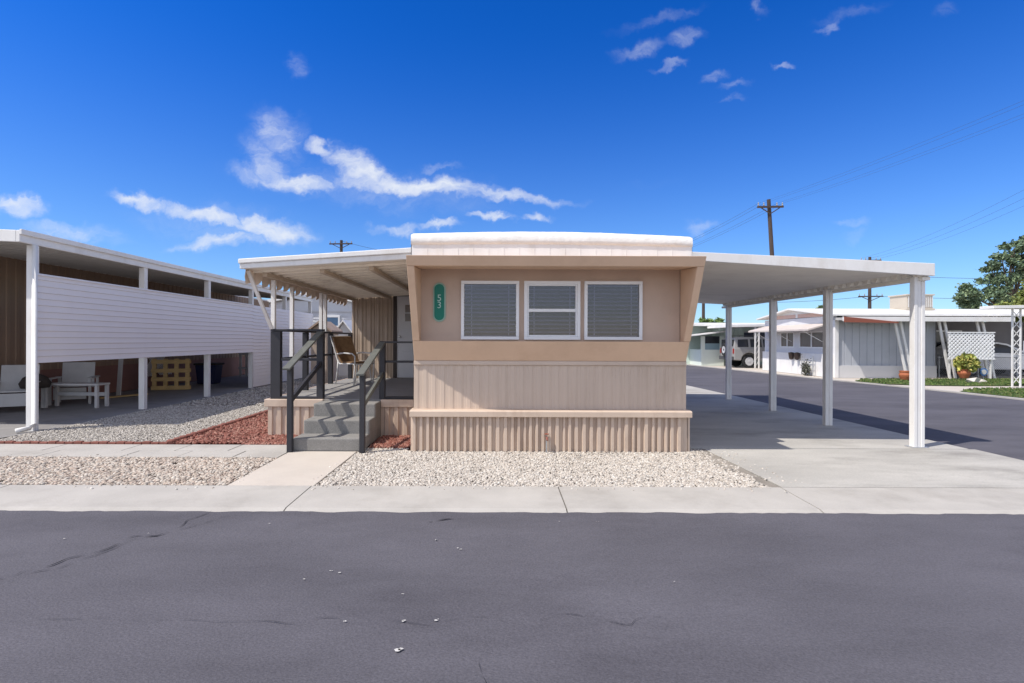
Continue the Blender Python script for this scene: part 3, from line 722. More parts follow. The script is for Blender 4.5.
b = mb(); b.prism([(-10.6,3.285),(-15,3.45),(-15,3.3),(-10.6,3.23)], 'y', 8.2, 24); b.build('roof', 'roof_coating', nh)
for y0, y1, z0, z1 in ((13.2,14.6,1.7,2.5),(17.5,19,1.7,2.5)):
    w = mb(); w.box(-10.56, -10.52, y0, y1, z0, z0+.05); w.box(-10.56, -10.52, y0, y1, z1-.05, z1); w.box(-10.56, -10.52, y0, y0+.05, z0+.05, z1-.05); w.box(-10.56, -10.52, y1-.05, y1, z0+.05, z1-.05)
    w = w.build('window', 'vinyl_frame', nh); mb().box(-10.55, -10.535, y0+.05, y1-.05, z0+.05, z1-.05).build('pane', 'window_dark', w)
# lattice skirt + louvre by the pallet
b = mb()
for k in range(18, 27):
    p = (-10.5, 14.35+k*.07-.3, .35); q = (-10.5, 14.35+k*.07+.6, 1.25)
    b.bar(p, q, .006, .028, (1, 0, 0)); b.bar((-10.49, p[1], 1.25), (-10.49, q[1], .35), .006, .028, (1, 0, 0))
tag(b.build('garden_trellis', 'cream_panel'), 'cream lattice panel leaning on brown skirting behind the pallet', 'lattice')

def slat_chair(loc, rz, label):
    t = thing('lawn_chair', label, 'chair', (0, 0, 0), 'white wooden armchairs under the carport')
    mb().prism([(-.28,.36),(-.25,.36),(-.36,.93),(-.39,.93)], 'y', -.31, .31).build('backrest', 'chair_white', t, bevel=.008)
    mb().prism([(-.28,.34),(.30,.40),(.30,.43),(-.28,.37)], 'y', -.31, .31).build('seat', 'chair_white', t, bevel=.008)
    for s in (-1, 1):
        mb().box(-.36, .36, s*.36-.05, s*.36+.05, .58, .605).build('armrest', 'chair_white', t, bevel=.006)
        for x in (-.33, .30): mb().box(x-.03, x+.03, s*.36-.025, s*.36+.025, 0, .578).build('leg', 'chair_white', t, bevel=.005)
    mb().box(.31, .33, -.30, .30, .12, .38).build('apron', 'chair_white', t, bevel=.004)
    t.location = loc; t.rotation_euler = (0, 0, rz); return t
slat_chair((-9.75, 12.0, -.01), R(-65), 'white wooden armchair with wide back, nearer the pallet under the carport')
c = slat_chair((-9.9, 10.7, -.01), R(-60), 'white wooden armchair at the left edge with a dark cushion on it')
b = mb(); b.lathe([(.0,0),(.24,.02),(.27,.12),(.2,.24),(.06,.32),(.0,.33)], (-9.72, 10.95, .42), 14)
tag(b.build('cushion', 'dark_cloth', smooth=True), 'dark cushion heaped on the white armchair', 'cushion')
t = thing('low_table', 'long low white table between the two armchairs', 'table', (-9.3, 10.9, 0))
mb().box(-9.75, -8.55, 11.15, 11.5, .47, .51).build('tabletop', 'chair_white', t, bevel=.006)
for x in (-9.70, -8.6):
    for y in (11.18, 11.47): mb().box(x-.03, x+.03, y-.03, y+.03, -.01, .468).build('leg', 'chair_white', t, bevel=.004)
mb().box(-9.66, -8.64, 11.45, 11.47, .22, .30).build('stretcher', 'chair_white', t, bevel=.004)
# pallet rack
pl = thing('wooden_pallet', 'yellow wooden pallet standing on edge under the carport', 'pallet', (-9.5, 15.1, 0))
a, bY = Vector((-9.95, 15.0, 0)), Vector((-9.02, 15.25, 0)); d = (bY-a).normalized(); nn = Vector((-d.y, d.x, 0))
def pb(t0, t1, z0, z1, o0, o1, name='board'):
    p = a+d*((t0+t1)/2)+nn*((o0+o1)/2)
    m_ = mb(); m_.bar(p+Vector((0,0,z0)), p+Vector((0,0,z1)), t1-t0, o1-o0, d); m_.build(name, 'pallet_wood', pl, bevel=.004)
for k in range(4): pb(k*.285, k*.285+.10, 0, .90, .0, .09, 'bearer')
for z in (0.0, .25, .5, .76): pb(-.02, .98, z, z+.11, -.022, -.001)
for z in (0.0, .25, .5, .76): pb(-.02, .98, z, z+.11, .092, .115)
b = mb(); b.bar((-9.75,13.4,0), (-9.85,13.7,1.75), .11, .03)
tag(b.build('leaning_board', 'chair_white', bevel=.004), 'narrow white board leaning upright under the carport', 'board')
b = mb(); b.bar((-9.9,12.95,.0), (-9.2,13.7,.03), .14, .03)
tag(b.build('loose_plank', 'pallet_wood', bevel=.004), 'pale plank lying on the carport floor', 'plank')
t = thing('storage_bin', 'blue plastic storage bin beyond the pallet', 'bin', (-9.6, 17.3, 0))
mb().prism([(-9.86,0),(-9.34,0),(-9.26,.62),(-9.94,.62)], 'y', 17.1, 17.6).build('tub', 'blue_plastic', t, bevel=.03)
mb().box(-9.97, -9.23, 17.06, 17.64, .62, .68).build('lid', 'dark_cloth', t, bevel=.02)
t = thing('picket_fence', 'weathered pale picket gate at the back of the carport', 'fence', (-9.3, 20.8, 0))
for i in range(9): mb().prism([(-10.3+i*.24,0),(-10.2+i*.24,0),(-10.2+i*.24,1.12),(-10.25+i*.24,1.2),(-10.3+i*.24,1.12)], 'y', 20.78, 20.80).build('picket', 'chair_white', t)
for z in (.28, .85): mb().box(-10.35, -8.2, 20.802, 20.84, z, z+.08).build('rail', 'chair_white', t)

# buildings behind the porch
gh = thing('gabled_house', 'pale grey gabled house behind the porch with a small blue window', 'house', (-8, 25, 0))
b = mb(); z = 0
b.prism([(-13,0),(-3.5,0),(-3.5,2.55),(-8.8,3.62),(-13,2.75)], 'y', 25, 25.2)
for i in range(22):
    zz = .2+i*.15
    if zz < 2.7: b.box(-13, -3.5, 24.985, 24.999, zz, zz+.012)
b.box(-3.62, -3.5, 25.2, 31, 0, 2.55)
b.build('wall', 'grey_blue_siding', gh)
b = mb(); b.prism([(-3.2,2.52),(-3.2,2.66),(-8.8,3.80),(-13.4,2.84),(-13.4,2.70),(-8.8,3.66)], 'y', 24.7, 31); b.build('roof', 'white_paint', gh)
w = mb(); w.box(-8.35,-7.55,24.95,24.98,2.08,2.14); w.box(-8.35,-7.55,24.95,24.98,2.54,2.66); w.box(-8.35,-8.27,24.95,24.98,2.14,2.54); w.box(-7.63,-7.55,24.95,24.98,2.14,2.54)
w = w.build('window', 'vinyl_frame', gh); mb().box(-8.27,-7.63,24.96,24.97,2.14,2.54).build('pane', 'window_blue', w)
mb().box(-13, -3.5, 24.96, 24.984, 2.78, 2.86).build('belt_trim', 'grey_panel', gh)
def shed(label, x, y, w, dpt, h, hr, wm, rm):
    t = thing('garden_shed', label, 'shed', (x, y, 0))
    b = mb(); b.prism([(x-w/2,0),(x+w/2,0),(x+w/2,h),(x,h+hr-.02),(x-w/2,h)], 'y', y, y+dpt); b.build('wall', wm, t)
    b = mb(); o = .12
    b.prism([(x-w/2-o,h-.08),(x,h+hr),(x+w/2+o,h-.08),(x+w/2+o,h-.02),(x,h+hr+.07),(x-w/2-o,h-.02)], 'y', y-.15, y+dpt+.1); b.build('roof', rm, t)
    mb().box(x-.22, x+.22, y-.02, y-.002, .05, 1.55).build('door', wm, t, bevel=.004)
shed('brown roofed garden shed behind the porch railing', -5.95, 17.5, .62, 1.0, 1.80, .24, 'shed_tan', 'shed_roof')
shed('white roofed garden shed behind the porch railing', -5.98, 20.3, .6, 1.0, 1.72, .46, 'cream_panel', 'roof_coating')

# ------------------------------------------------------------------ across the side road
struct(mb().poly([(x,y,-.01) for x,y in RE[1:7]] + [(60,46,-.01),(60,13,-.01)]).build('yard', 'path_concrete'), 'pale concrete yards across the side road', 'yard')
b = mb()
for i in range(len(RE)-1):
    (x0,y0),(x1,y1) = RE[i], RE[i+1]
    b._add([(x0,y0,.01),(x0+.16,y0,.014),(x1+.16,y1,.014),(x1,y1,.01),(x0,y0,-.05),(x1,y1,-.05)], [(0,1,2,3),(4,0,3,5)])
struct(b.build('kerb', 'concrete'), 'low pale kerb on the far side of the side road', 'kerb')
lawnA = [(13.75,14.2),(13.68,15.4),(15.0,16.3),(17.2,16.4),(22,16.2),(22,13.2),(13.75,13.2)]
lawnB = [(13.3,18.0),(14.2,17.5),(15.6,17.3),(18,17.5),(23,17.4),(23,20.6),(14.2,20.2),(13.2,19.2)]
b = mb(); b.poly([(x,y,.012) for x,y in lawnA]); b.poly([(x,y,.012) for x,y in lawnB])
struct(b.build('lawn', 'grass_base'), 'small green lawns beside the side road', 'lawn')
def inside(p, poly):
    c = False; n = len(poly)
    for i in range(n):
        (x0,y0),(x1,y1) = poly[i], poly[(i+1) % n]
        if (y0 > p[1]) != (y1 > p[1]) and p[0] < (x1-x0)*(p[1]-y0)/(y1-y0)+x0: c = not c
    return c
def leafmesh(name, P, N, size, tones, parent=None, aspect=.55):
    """many leaf quads; P points, N leaf normals"""
    n = len(P); V = np.zeros((n, 4, 3)); 
    u = np.cross(N, rng.standard_normal((n, 3))); u /= np.linalg.norm(u, axis=1)[:, None]+1e-9
    w = np.cross(N, u); w /= np.linalg.norm(w, axis=1)[:, None]+1e-9
    s = (size*(.6+.8*rng.random(n)))[:, None]
    V[:, 0] = P-u*s; V[:, 1] = P+w*s*aspect; V[:, 2] = P+u*s; V[:, 3] = P-w*s*aspect
    V = V.reshape(-1, 3)
    off = Vector((0, 0, 0)); o = parent
    while o is not None: off += o.location; o = o.parent
    V = V-np.array(off)
    F = np.arange(n*4, dtype=np.int32)
    me = bpy.data.meshes.new(name); me.vertices.add(n*4); me.vertices.foreach_set('co', V.ravel())
    me.loops.add(n*4); me.loops.foreach_set('vertex_index', F)
    me.polygons.add(n); me.polygons.foreach_set('loop_start', np.arange(0, n*4, 4, dtype=np.int32)); me.polygons.foreach_set('loop_total', np.full(n, 4, np.int32))
    me.update(); me.validate()
    T = np.array(tones)*1.3; c = T[rng.integers(0, len(T), n)]*(.7+.6*rng.random((n, 1))); c = np.concatenate([c, np.ones((n, 1))], 1)
    at = me.color_attributes.new('Tone', 'FLOAT_COLOR', 'POINT'); at.data.foreach_set('color', np.repeat(c, 4, 0).ravel().astype(np.float32))
    me.materials.append(M['leaf'])
    ob = bpy.data.objects.new(name, me); COL.objects.link(ob)
    if parent is not None: ob.parent = parent
    return ob
gp = []
while len(gp) < 9000:
    p = (13.2+9.8*random.random(), 13.2+7.4*random.random())
    if inside(p, lawnA) or inside(p, lawnB): gp.append((p[0], p[1], .035))
gp = np.array(gp); gn = rng.standard_normal((len(gp), 3)); gn[:, 2] *= .15; gn /= np.linalg.norm(gn, axis=1)[:, None]
struct(leafmesh('grass', gp, gn, .035, [(.07,.11,.03),(.10,.14,.04),(.14,.15,.06),(.05,.09,.025)]), 'short green grass on the far lawns', 'grass', 'stuff')
struct(mb().poly([(15.9,20.0,.02),(21.5,20.3,.02),(21.5,21.6,.02),(15.9,21.5,.02)]).build('soil', 'soil'), 'bare brown soil under the chain link fence', 'soil')

# peach gabled home with pent awning
ha = thing('mobile_home', 'white and peach gabled mobile home across the side road', 'mobile home', (15, 22.5, 0))
EX = 13.6; FY = 21.0; BY = 26.4
b = mb()
b.box(EX, EX+.12, FY, BY, .95, 1.18); b.box(EX, EX+.12, FY, BY, 1.9, 2.5)
for y0, y1 in ((FY,21.6),(23.4,23.8),(24.95,BY)): b.box(EX, EX+.12, y0, y1, 1.18, 1.9)
q = mb(); q.rib((EX+.12, FY), (17.7, FY), .5, 2.46, [(0,0),(.01,-.02),(.03,-.02),(.04,0),(.3,0)], (0, -1)); q.build('ribbed_wall', 'slate_siding', ha)
b.box(EX+.13, 24.5, BY-.1, BY, 0, 2.5)
b.build('wall', 'grey_blue_siding', ha)
b = mb(); b.box(17.75, 24.5, 24.2, 24.3, 0, 2.4); b.box(17.71, 17.748, FY+.01, 24.2, 0, 2.4); b.build('rear_wall', 'shaded_siding', ha)
b = mb(); b.box(EX-.12, EX, FY, BY, 0, .95); q = mb(); q.box(EX+.145, 17.7, FY-.07, FY-.002, 0, .5); q.build('plinth', 'grey_panel', ha); b.box(EX-.02, EX+.14, FY-.1, FY-.003, 0, 2.4)
b.build('base_wall', 'white_paint', ha, bevel=.01)
b = mb(); b.prism([(FY-.05,2.5),(BY+.05,2.55),(BY+.05,2.6),(23.8,2.92),(FY-.05,2.52)], 'x', EX+.0, EX+.1); b.build('gable', 'white_paint', ha)
b = mb()
for y0, y1 in ((21.4,23.5),(23.7,26.0)): b.box(EX-.02, EX-.002, y0, y1, 2.52, 2.68)
b.build('gable_band', 'peach', ha)
b = mb(); b.prism([(20.7,2.50),(23.8,2.90),(BY+.3,2.55),(BY+.3,2.61),(23.8,2.97),(20.7,2.57)], 'x', EX-.3, 24.8); b.build('roof', 'roof_coating', ha)
b = mb(); b.prism([(EX-.9,1.90),(EX-.02,2.16),(EX-.02,2.22),(EX-.9,1.98)], 'y', FY+.25, BY-.1); awn = b.build('window_awning', 'pent_cream', ha, bevel=.01)
for y in (21.7, 24.0, 25.8): mb().tube([(EX-.85,y,1.91),(EX-.01,y,1.45)], .012, 6).build('arm', 'white_paint', awn)
for y0, y1 in ((21.6,23.4),(23.8,24.95)):
    w = mb(); w.box(EX-.01,EX+.05,y0,y1,1.18,1.23); w.box(EX-.01,EX+.05,y0,y1,1.85,1.9); w.box(EX-.01,EX+.05,y0,y0+.06,1.23,1.85); w.box(EX-.01,EX+.05,y1-.06,y1,1.23,1.85); ym = (y0+y1)/2; w.box(EX-.01,EX+.05,ym-.03,ym+.03,1.23,1.85)
    w = w.build('window', 'vinyl_frame', ha); mb().box(EX+.02,EX+.04,y0+.06,y1-.06,1.23,1.85).build('pane', 'window_warm', w)
for x0, x1 in ((18.6,19.6),(20.3,21.6)):
    w = mb(); w.box(x0,x1,24.15,24.195,1.0,1.06); w.box(x0,x1,24.15,24.195,1.94,2.0); w.box(x0,x0+.06,24.15,24.195,1.06,1.94); w.box(x1-.06,x1,24.15,24.195,1.06,1.94)
    w = w.build('window', 'vinyl_frame', ha); mb().box(x0+.06,x1-.06,24.16,24.19,1.06,1.94).build('pane', 'window_dark', w)
# its carport roof on slanted posts
hc = thing('carport', 'white carport on slanted paired posts across the side road', 'carport', (17, 21, 0))
b = mb(); b.prism([(20.3,2.30),(20.9,2.325),(20.9,2.425),(20.3,2.40)], 'x', EX-.1, 20.15); b.prism([(20.902,2.325),(24.19,2.44),(24.19,2.50),(20.902,2.425)], 'x', 17.76, 20.15); b.build('roof_panel', 'roof_under', hc)
b = mb(); b.box(EX-.12, 20.17, 20.24, 20.298, 2.26, 2.44); b.build('fascia', 'white_paint', hc, bevel=.008)
b = mb(); b.prism([(EX-.1,2.22),(15.6,2.19),(15.6,2.24),(EX-.1,2.44)], 'y', 20.20, 20.236); b.build('fascia_board', 'redbrown', hc, label='red brown wedge board along the left of the roof edge')
for x0, x1 in ((15.75,16.25),(17.5,17.95),(19.0,19.5)):
    for dx in (0, .22):
        b = mb(); b.bar((x0+dx, 20.6, 2.29), (x1+dx, 20.6, 0), .085, .06); b.build('post', 'white_paint', hc, bevel=.006)
cl = thing('evaporative_cooler', 'beige box cooler standing on the far home roof', 'cooler', (18.5, 23.3, 2.9))
b = mb(); b.box(17.95, 19.2, 22.8, 23.9, 2.86, 2.94); b.box(17.95, 19.2, 22.8, 23.9, 3.5, 3.56); b.box(18.0,19.15,22.85,23.85,2.94,3.5); b.build('casing', 'cooler_beige', cl, bevel=.01)
b = mb()
for i in range(14): b.box(18.05+i*.08, 18.08+i*.08, 22.82, 22.848, 2.98, 3.46)
b.build('louvre', 'chair_white', cl)
# lattice screen
la = thing('lattice_screen', 'white diagonal lattice screen fixed between slanted carport posts', 'lattice', (18.5, 20.45, 0))
x0, x1, z0, z1 = 17.62, 19.42, .82, 1.82
b = mb()
def clipd(c, sgn, yy):
    pts = []
    for x in (x0, x1):
        z = z0+(x-c)*sgn
        if z0 <= z <= z1: pts.append((x, z))
    for z in (z0, z1):
        x = c+(z-z0)*sgn
        if x0 < x < x1: pts.append((x, z))
    if len(pts) >= 2 and math.dist(pts[0], pts[1]) > .02: b.bar((pts[0][0], yy-.14, pts[0][1]), (pts[1][0], yy-.14, pts[1][1]), .010, .055, (0, 1, 0))
k = -1.2
while k < 3.2:
    clipd(x0+k, 1, 20.44); clipd(x0+k, -1, 20.45); k += .15
b.build('slats', 'lattice_white', la)
b = mb(); b.box(x0-.02,x1+.02,20.28,20.32,z1,z1+.04); b.box(x0-.02,x1+.02,20.28,20.32,z0-.04,z0); b.build('frame', 'lattice_white', la)
for x in (x0+.1, x1-.1): mb().box(x-.025, x+.025, 20.33, 20.37, 0, z1).build('post', 'white_paint', la)
# chain link fence
fe = thing('chain_link_fence', 'grey chain link fence in front of the white car', 'fence', (19, 21.3, 0))
for x in (16.5, 18.1, 19.7, 21.3): mb().tube([(x,21.3,0),(x,21.3,.88)], .03, 8).build('post', 'galvanised', fe)
mb().tube([(16.5,21.3,.84),(21.3,21.3,.84)], .02, 8).build('top_rail', 'galvanised', fe)
b = mb(); k = 16.5-.8
while k < 21.3:
    for s in (1, -1):
        p = (k, 21.3+.003*s, .04 if s > 0 else .82); q = (k+.78, 21.3+.003*s, .82 if s > 0 else .04)
        f0 = max(0, (16.5-k)/.78); f1 = min(1, (21.3-k)/.78)
        P = Vector(p).lerp(Vector(q), f0); Q = Vector(p).lerp(Vector(q), f1); b.bar(P, Q, .006, .006, (0, 1, 0))
    k += .085
b.build('mesh', 'fence_wire', fe)
# pots and plants
def pot(loc, r, h, label, cat='pot'):
    t = thing('terracotta_pot', label, cat, loc)
    mb().lathe([(r*.6,0),(r*.95,h*.45),(r*1.0,h*.6),(r*.8,h*.85),(r*.92,h*.9),(r*.92,h),(r*.78,h),(r*.7,h*.85)], loc, 18).build('pot', 'terracotta', t, smooth=False)
    return t
pot((15.3, 19.5, 0), .19, .38, 'rounded terracotta pot behind the front carport post')
pt = pot((17.7, 19.7, .1), .2, .34, 'terracotta pot holding a yellow green plant below the lattice')
P = rng.standard_normal((700, 3)); P /= np.linalg.norm(P, axis=1)[:, None]; P = P*(rng.random((700, 1))**.4)*np.array([.42,.32,.36])+np.array([17.8,19.7,.66])
P = P[P[:, 2] > .3]
tag(leafmesh('potted_plant', P, rng.standard_normal((len(P), 3)), .085, [(.36,.34,.08),(.24,.27,.07),(.42,.37,.12),(.16,.19,.05)]), 'bushy yellow green plant growing in the terracotta pot', 'plant')
def rock(x, y, s, label):
    V = IV.copy(); V = V*(1+.25*rng.standard_normal((12, 1)))*np.array([s, s*.8, s*.55])+np.array([x, y, s*.25])
    b = mb()._add(V.tolist(), IF.tolist()); return tag(b.build('garden_rock', 'white_rock', bevel=.02), label, 'rock', 'pale rocks below the potted plant')
rock(17.05, 18.6, .24, 'large pale rock on the lawn below the potted plant'); rock(17.5, 18.75, .14, 'small pale rock right of the large one')
t = thing('yard_sign', 'small blue yard sign on a stake beside the potted plant', 'sign', (18.35, 19.6, 0))
mb().tube([(18.35,19.62,0),(18.35,19.62,.45)], .012, 6).build('stake', 'galvanised', t)
mb().prism([(18.35+.15*math.cos(R(22.5+45*i)), .34+.15*math.sin(R(22.5+45*i))) for i in range(8)], 'y', 19.59, 19.605).build('panel', 'sign_blue', t)
mb().prism([(18.35+.10*math.cos(R(22.5+45*i)), .34+.10*math.sin(R(22.5+45*i))) for i in range(8)], 'y', 19.583, 19.589).build('emblem', 'chair_white', t)
# front stand & gate near peach home
t = thing('garden_trellis', 'white metal trellis gate against the white base wall', 'trellis', (13.35, 22.3, 0))
for y in (21.95, 22.75): mb().tube([(13.34,y,0),(13.34,y,.85)], .02, 6).build('post', 'galvanised', t)
b = mb()
for z in (.2, .45, .7): b.tube([(13.34,21.95,z),(13.34,22.75,z)], .014, 6)
b.build('rail', 'chair_white', t)
P = rng.standard_normal((420, 3))*np.array([.05,.09,.13])+np.array([13.28,22.35,.30]); P[:, 2] = np.maximum(P[:, 2], .03)
tag(leafmesh('shrub', P, rng.standard_normal((len(P), 3)), .05, [(.07,.075,.06),(.12,.12,.10)]), 'scraggly dark plant beside the white trellis gate', 'plant')
for y, lb in ((23.6, 'dark hooded lantern on the white base wall, farther one'), (23.15, 'dark hooded lantern on the white base wall, nearer one')):
    b = mb(); b.lathe([(.02,.0),(.13,-.03),(.09,-.30),(.03,-.34)], (13.36, y, .98), 10); tag(b.build('wall_lantern', 'dark_trim'), lb, 'lantern', 'lanterns on the white base wall')

# vehicles (rear at x=0, nose towards +x before placing)
def vehicle(name, label, loc, L, lower, cabin, wins, wheels, wr, hw, paint, belt, inset, spare=None, wheel_h=None):
    t = thing(name, label, 'car', loc); ox, oy, oz = loc
    def S(pts): return [(ox+x, oz+z) for x, z in pts]
    b = mb(); b.prism(S(lower), 'y', oy-hw, oy+hw); b.build('body', paint, t, bevel=.05)
    b = mb(); n = len(cabin); vs = []
    for sgn in (-1, 1):
        for x, z in cabin: vs.append((ox+x, oy+sgn*(hw-.02-inset*(z-belt)), oz+z))
    b._add(vs, [tuple(range(n)), tuple(range(n, 2*n))[::-1]] + [(i, n+i, n+(i+1) % n, (i+1) % n) for i in range(n)])
    b.build('cabin', paint, t, bevel=.03)
    for w in wins:
        for sgn in (-1, 1):
            q = mb(); P = [(ox+x, oy+sgn*(hw-.012-inset*(z-belt)), oz+z) for x, z in w]; Q = [(x, y-sgn*.03, z) for x, y, z in P]
            k = len(P); q._add(P+Q, [tuple(range(k)), tuple(range(k, 2*k))[::-1]] + [(i, (i+1) % k, k+(i+1) % k, k+i) for i in range(k)])
            q.build('window', 'window_dark', t)
    for x in wheels:
        for sgn in (-1, 1):
            y = oy+sgn*(hw-.10)
            q = mb(); q.lathe([(wr*.62,-.11),(wr*.95,-.11),(wr,-.07),(wr,.07),(wr*.95,.11),(wr*.62,.11)], (ox+x, y, oz+wr), 24, 'y'); wh = q.build('wheel', 'tyre', t)
            q = mb(); q.lathe([(.02,sgn*.13),(wr*.2,sgn*.128),(wr*.28,sgn*.116),(wr*.58,sgn*.122),(wr*.66,sgn*.116),(wr*.66,-sgn*.05)], (ox+x, y, oz+wr), 10, 'y'); q.build('rim', 'rim', wh)
    return t
def arch(cx, r, z0, n=8): return [(cx+r*math.cos(math.pi-math.pi*i/n), z0+r*math.sin(math.pi-math.pi*i/n)) for i in range(n+1)]
# suv
lo = [(.0,.45),(.05,.42)] + arch(.85,.43,.40) + arch(3.2,.43,.40) + [(3.95,.42),(4.0,.5),(4.0,.85),(3.9,1.0),(2.95,1.08),(.02,1.08)]
ca = [(.02,1.06),(.12,1.62),(.3,1.70),(2.1,1.70),(2.3,1.66),(2.95,1.06)]
wi = [[(.22,1.14),(.27,1.55),(.82,1.57),(.82,1.14)],[(.94,1.14),(.94,1.57),(1.55,1.57),(1.55,1.14)],[(1.65,1.14),(1.65,1.57),(2.2,1.55),(2.62,1.14)]]
SV = (12.95, 29.3, .0)
t = vehicle('parked_suv', 'silver boxy off roader with spare wheel on its tail, under a carport', SV, 4.0, lo, ca, wi, (.85, 3.2), .36, .87, 'suv_paint', 1.06, .22)
mb().box(SV[0]-.08, SV[0]+.02, SV[1]-.85, SV[1]+.85, .42, .62).build('bumper', 'bumper', t, bevel=.02)
mb().box(SV[0]+3.96, SV[0]+4.08, SV[1]-.85, SV[1]+.85, .42, .66).build('bumper', 'bumper', t, bevel=.02)
q = mb(); q.lathe([(.2,-.12),(.34,-.12),(.36,-.08),(.36,.06),(.2,.06)], (SV[0]-.10, SV[1]-.1, .98), 22, 'x'); q.build('spare_wheel', 'tyre', t)
mb().lathe([(.02,-.10),(.2,-.12),(.2,.0),(.02,.0)], (SV[0]-.115, SV[1]-.1, .98), 16, 'x').build('spare_cover', 'rim', t)
mb().box(SV[0]-.0, SV[0]+.08, SV[1]-.7, SV[1]+.7, 1.2, 1.55).build('rear_window', 'window_dark', t)
for s in (-1, 1):
    mb().box(SV[0]-.012, SV[0]+.03, SV[1]+s*.8-.05, SV[1]+s*.8+.05, .78, 1.05).build('tail_light', 'tail_red', t)
    mb().box(SV[0]+3.98, SV[0]+4.012, SV[1]+s*.65-.1, SV[1]+s*.65+.1, .72, .88).build('headlight', 'lamp_clear', t)
    mb().box(SV[0]+2.45, SV[0]+2.6, SV[1]+s*.97-.07, SV[1]+s*.97+.07, 1.12, 1.26).build('mirror', 'bumper', t, bevel=.02)
b = mb()
for s in (-1, 1): b.tube([(SV[0]+.4,SV[1]+s*.66,1.70),(SV[0]+.4,SV[1]+s*.66,1.76),(SV[0]+2.0,SV[1]+s*.66,1.76),(SV[0]+2.0,SV[1]+s*.66,1.70)], .015, 6)
b.build('roof_rack', 'bumper', t)
# sedan
lo = [(.0,.40),(.05,.28)] + arch(.95,.36,.28) + arch(3.6,.36,.28) + [(4.4,.28),(4.5,.45),(4.42,.70),(3.5,.90),(.15,.98),(.0,.85)]
ca = [(.25,.96),(1.0,1.38),(1.5,1.46),(2.2,1.46),(2.6,1.40),(3.6,.90)]
wi = [[(.75,1.0),(1.08,1.30),(1.6,1.39),(1.75,1.39),(1.75,1.0)],[(1.83,1.0),(1.83,1.39),(2.2,1.39),(2.55,1.32),(3.2,.98)]]
SD = (19.4, 23.1, -.0)
t = vehicle('parked_car', 'white sedan parked behind the lattice and chain link fence', SD, 4.5, lo, ca, wi, (.95, 3.6), .32, .86, 'sedan_paint', .96, .35)
for s in (-1, 1):
    mb().box(SD[0]-.015, SD[0]+.2, SD[1]+s*.74-.13, SD[1]+s*.74+.13, .66, .84).build('tail_light', 'tail_red', t, bevel=.01)
    mb().box(SD[0]+4.3, SD[0]+4.46, SD[1]+s*.66-.14, SD[1]+s*.66+.14, .56, .68).build('headlight', 'lamp_clear', t, bevel=.01)
    mb().box(SD[0]+2.75, SD[0]+2.9, SD[1]+s*.95-.07, SD[1]+s*.95+.07, .98, 1.1).build('mirror', 'sedan_paint', t, bevel=.02)

# awning at right edge
ra = thing('carport', 'thin white carport roof on lattice posts at the right edge', 'carport', (17, 17, 0))
b = mb(); b.prism([(15.95,2.54),(24,2.72),(24,2.80),(15.95,2.64)], 'y', 16.7, 17.2); b.build('roof_panel', 'white_paint', ra, bevel=.01)
for x, y in ((16.75,16.9),(21.5,16.9)):
    b = mb()
    for dx in (0, .26): b.box(x+dx-.02, x+dx+.02, y-.02, y+.02, 0, 2.56+(x-15.15)*.022)
    for i in range(8):
        z = .1+i*.3; b.bar((x, y, z), (x+.26, y, z+.3), .012, .02, (0, 1, 0)); b.bar((x+.26, y, z), (x, y, z+.3), .012, .02, (0, 1, 0))
    b.build('post', 'white_paint', ra)

# mint home and SUV carport
hb = thing('mobile_home', 'mint green mobile home with pent awning far down the side road', 'mobile home', (13, 33, 0))
b = mb(); b.rib((13.5, 31.6), (15.0, 31.6), 0, 2.35, [(0,0),(.02,.02),(.15,.02),(.17,0),(.3,0)], (0, -1)); b.box(11.4, 20, 32.6, 32.8, 0, 2.4); b.box(13.5, 13.58, 31.6, 32.6, 0, 2.35)
b.build('wall', 'mint', hb)
b = mb(); b.prism([(31.2,2.38),(37,2.62),(37,2.76),(31.2,2.52)], 'x', 11.0, 20.3); b.build('roof', 'roof_coating', hb)
b = mb(); b.box(12.1, 13.45, 30.8, 32.6, 0, .95); b.box(12.1, 12.32, 30.8, 30.9, .95, 1.75); b.box(13.2, 13.45, 30.8, 30.9, .95, 1.75); b.build('porch_wall', 'mint_pale', hb)
b = mb(); b.box(12.32, 13.2, 30.83, 30.86, .95, 1.32); b.build('porch_panel', 'blue_panel', hb)
b = mb(); b.box(12.32, 13.2, 30.84, 30.87, 1.32, 1.75); b.build('porch_screen', 'window_dark', hb)
b = mb(); b.prism([(11.2,1.72),(13.6,2.02),(13.6,2.08),(11.2,1.78)], 'y', 30.3, 32.5); b.build('window_awning', 'white_paint', hb)
for x0, x1 in ((15.3,16.1),(16.4,17.1),(18,19)):
    w = mb(); w.box(x0,x1,32.55,32.6,1.0,1.06); w.box(x0,x1,32.55,32.6,2.0,2.06); w.box(x0,x0+.05,32.55,32.6,1.06,2.0); w.box(x1-.05,x1,32.55,32.6,1.06,2.0)
    w = w.build('window', 'grey_panel', hb); mb().box(x0+.05,x1-.05,32.56,32.59,1.06,2.0).build('pane', 'window_dark', w)
sc2 = thing('carport', 'white carport roof sheltering the silver off roader', 'carport', (15, 29.5, 0))
b = mb(); b.prism([(12.6,2.22),(18,2.34),(18,2.44),(12.6,2.34)], 'y', 27.9, 31.15); b.build('roof_panel', 'white_paint', sc2)
for x in (13.92, 14.5):
    b = mb()
    for dx in (0, .2): b.box(x+dx-.03, x+dx+.03, 28.0, 28.06, 0, 2.24)
    for i in range(7):
        z = .1+i*.3; b.bar((x, 28.03, z), (x+.2, 28.03, z+.3), .012, .025, (0, 1, 0))
    b.build('post', 'white_paint', sc2)
hd = thing('mobile_home', 'cream mobile home farthest down the side road', 'mobile home', (11.5, 38, 0))
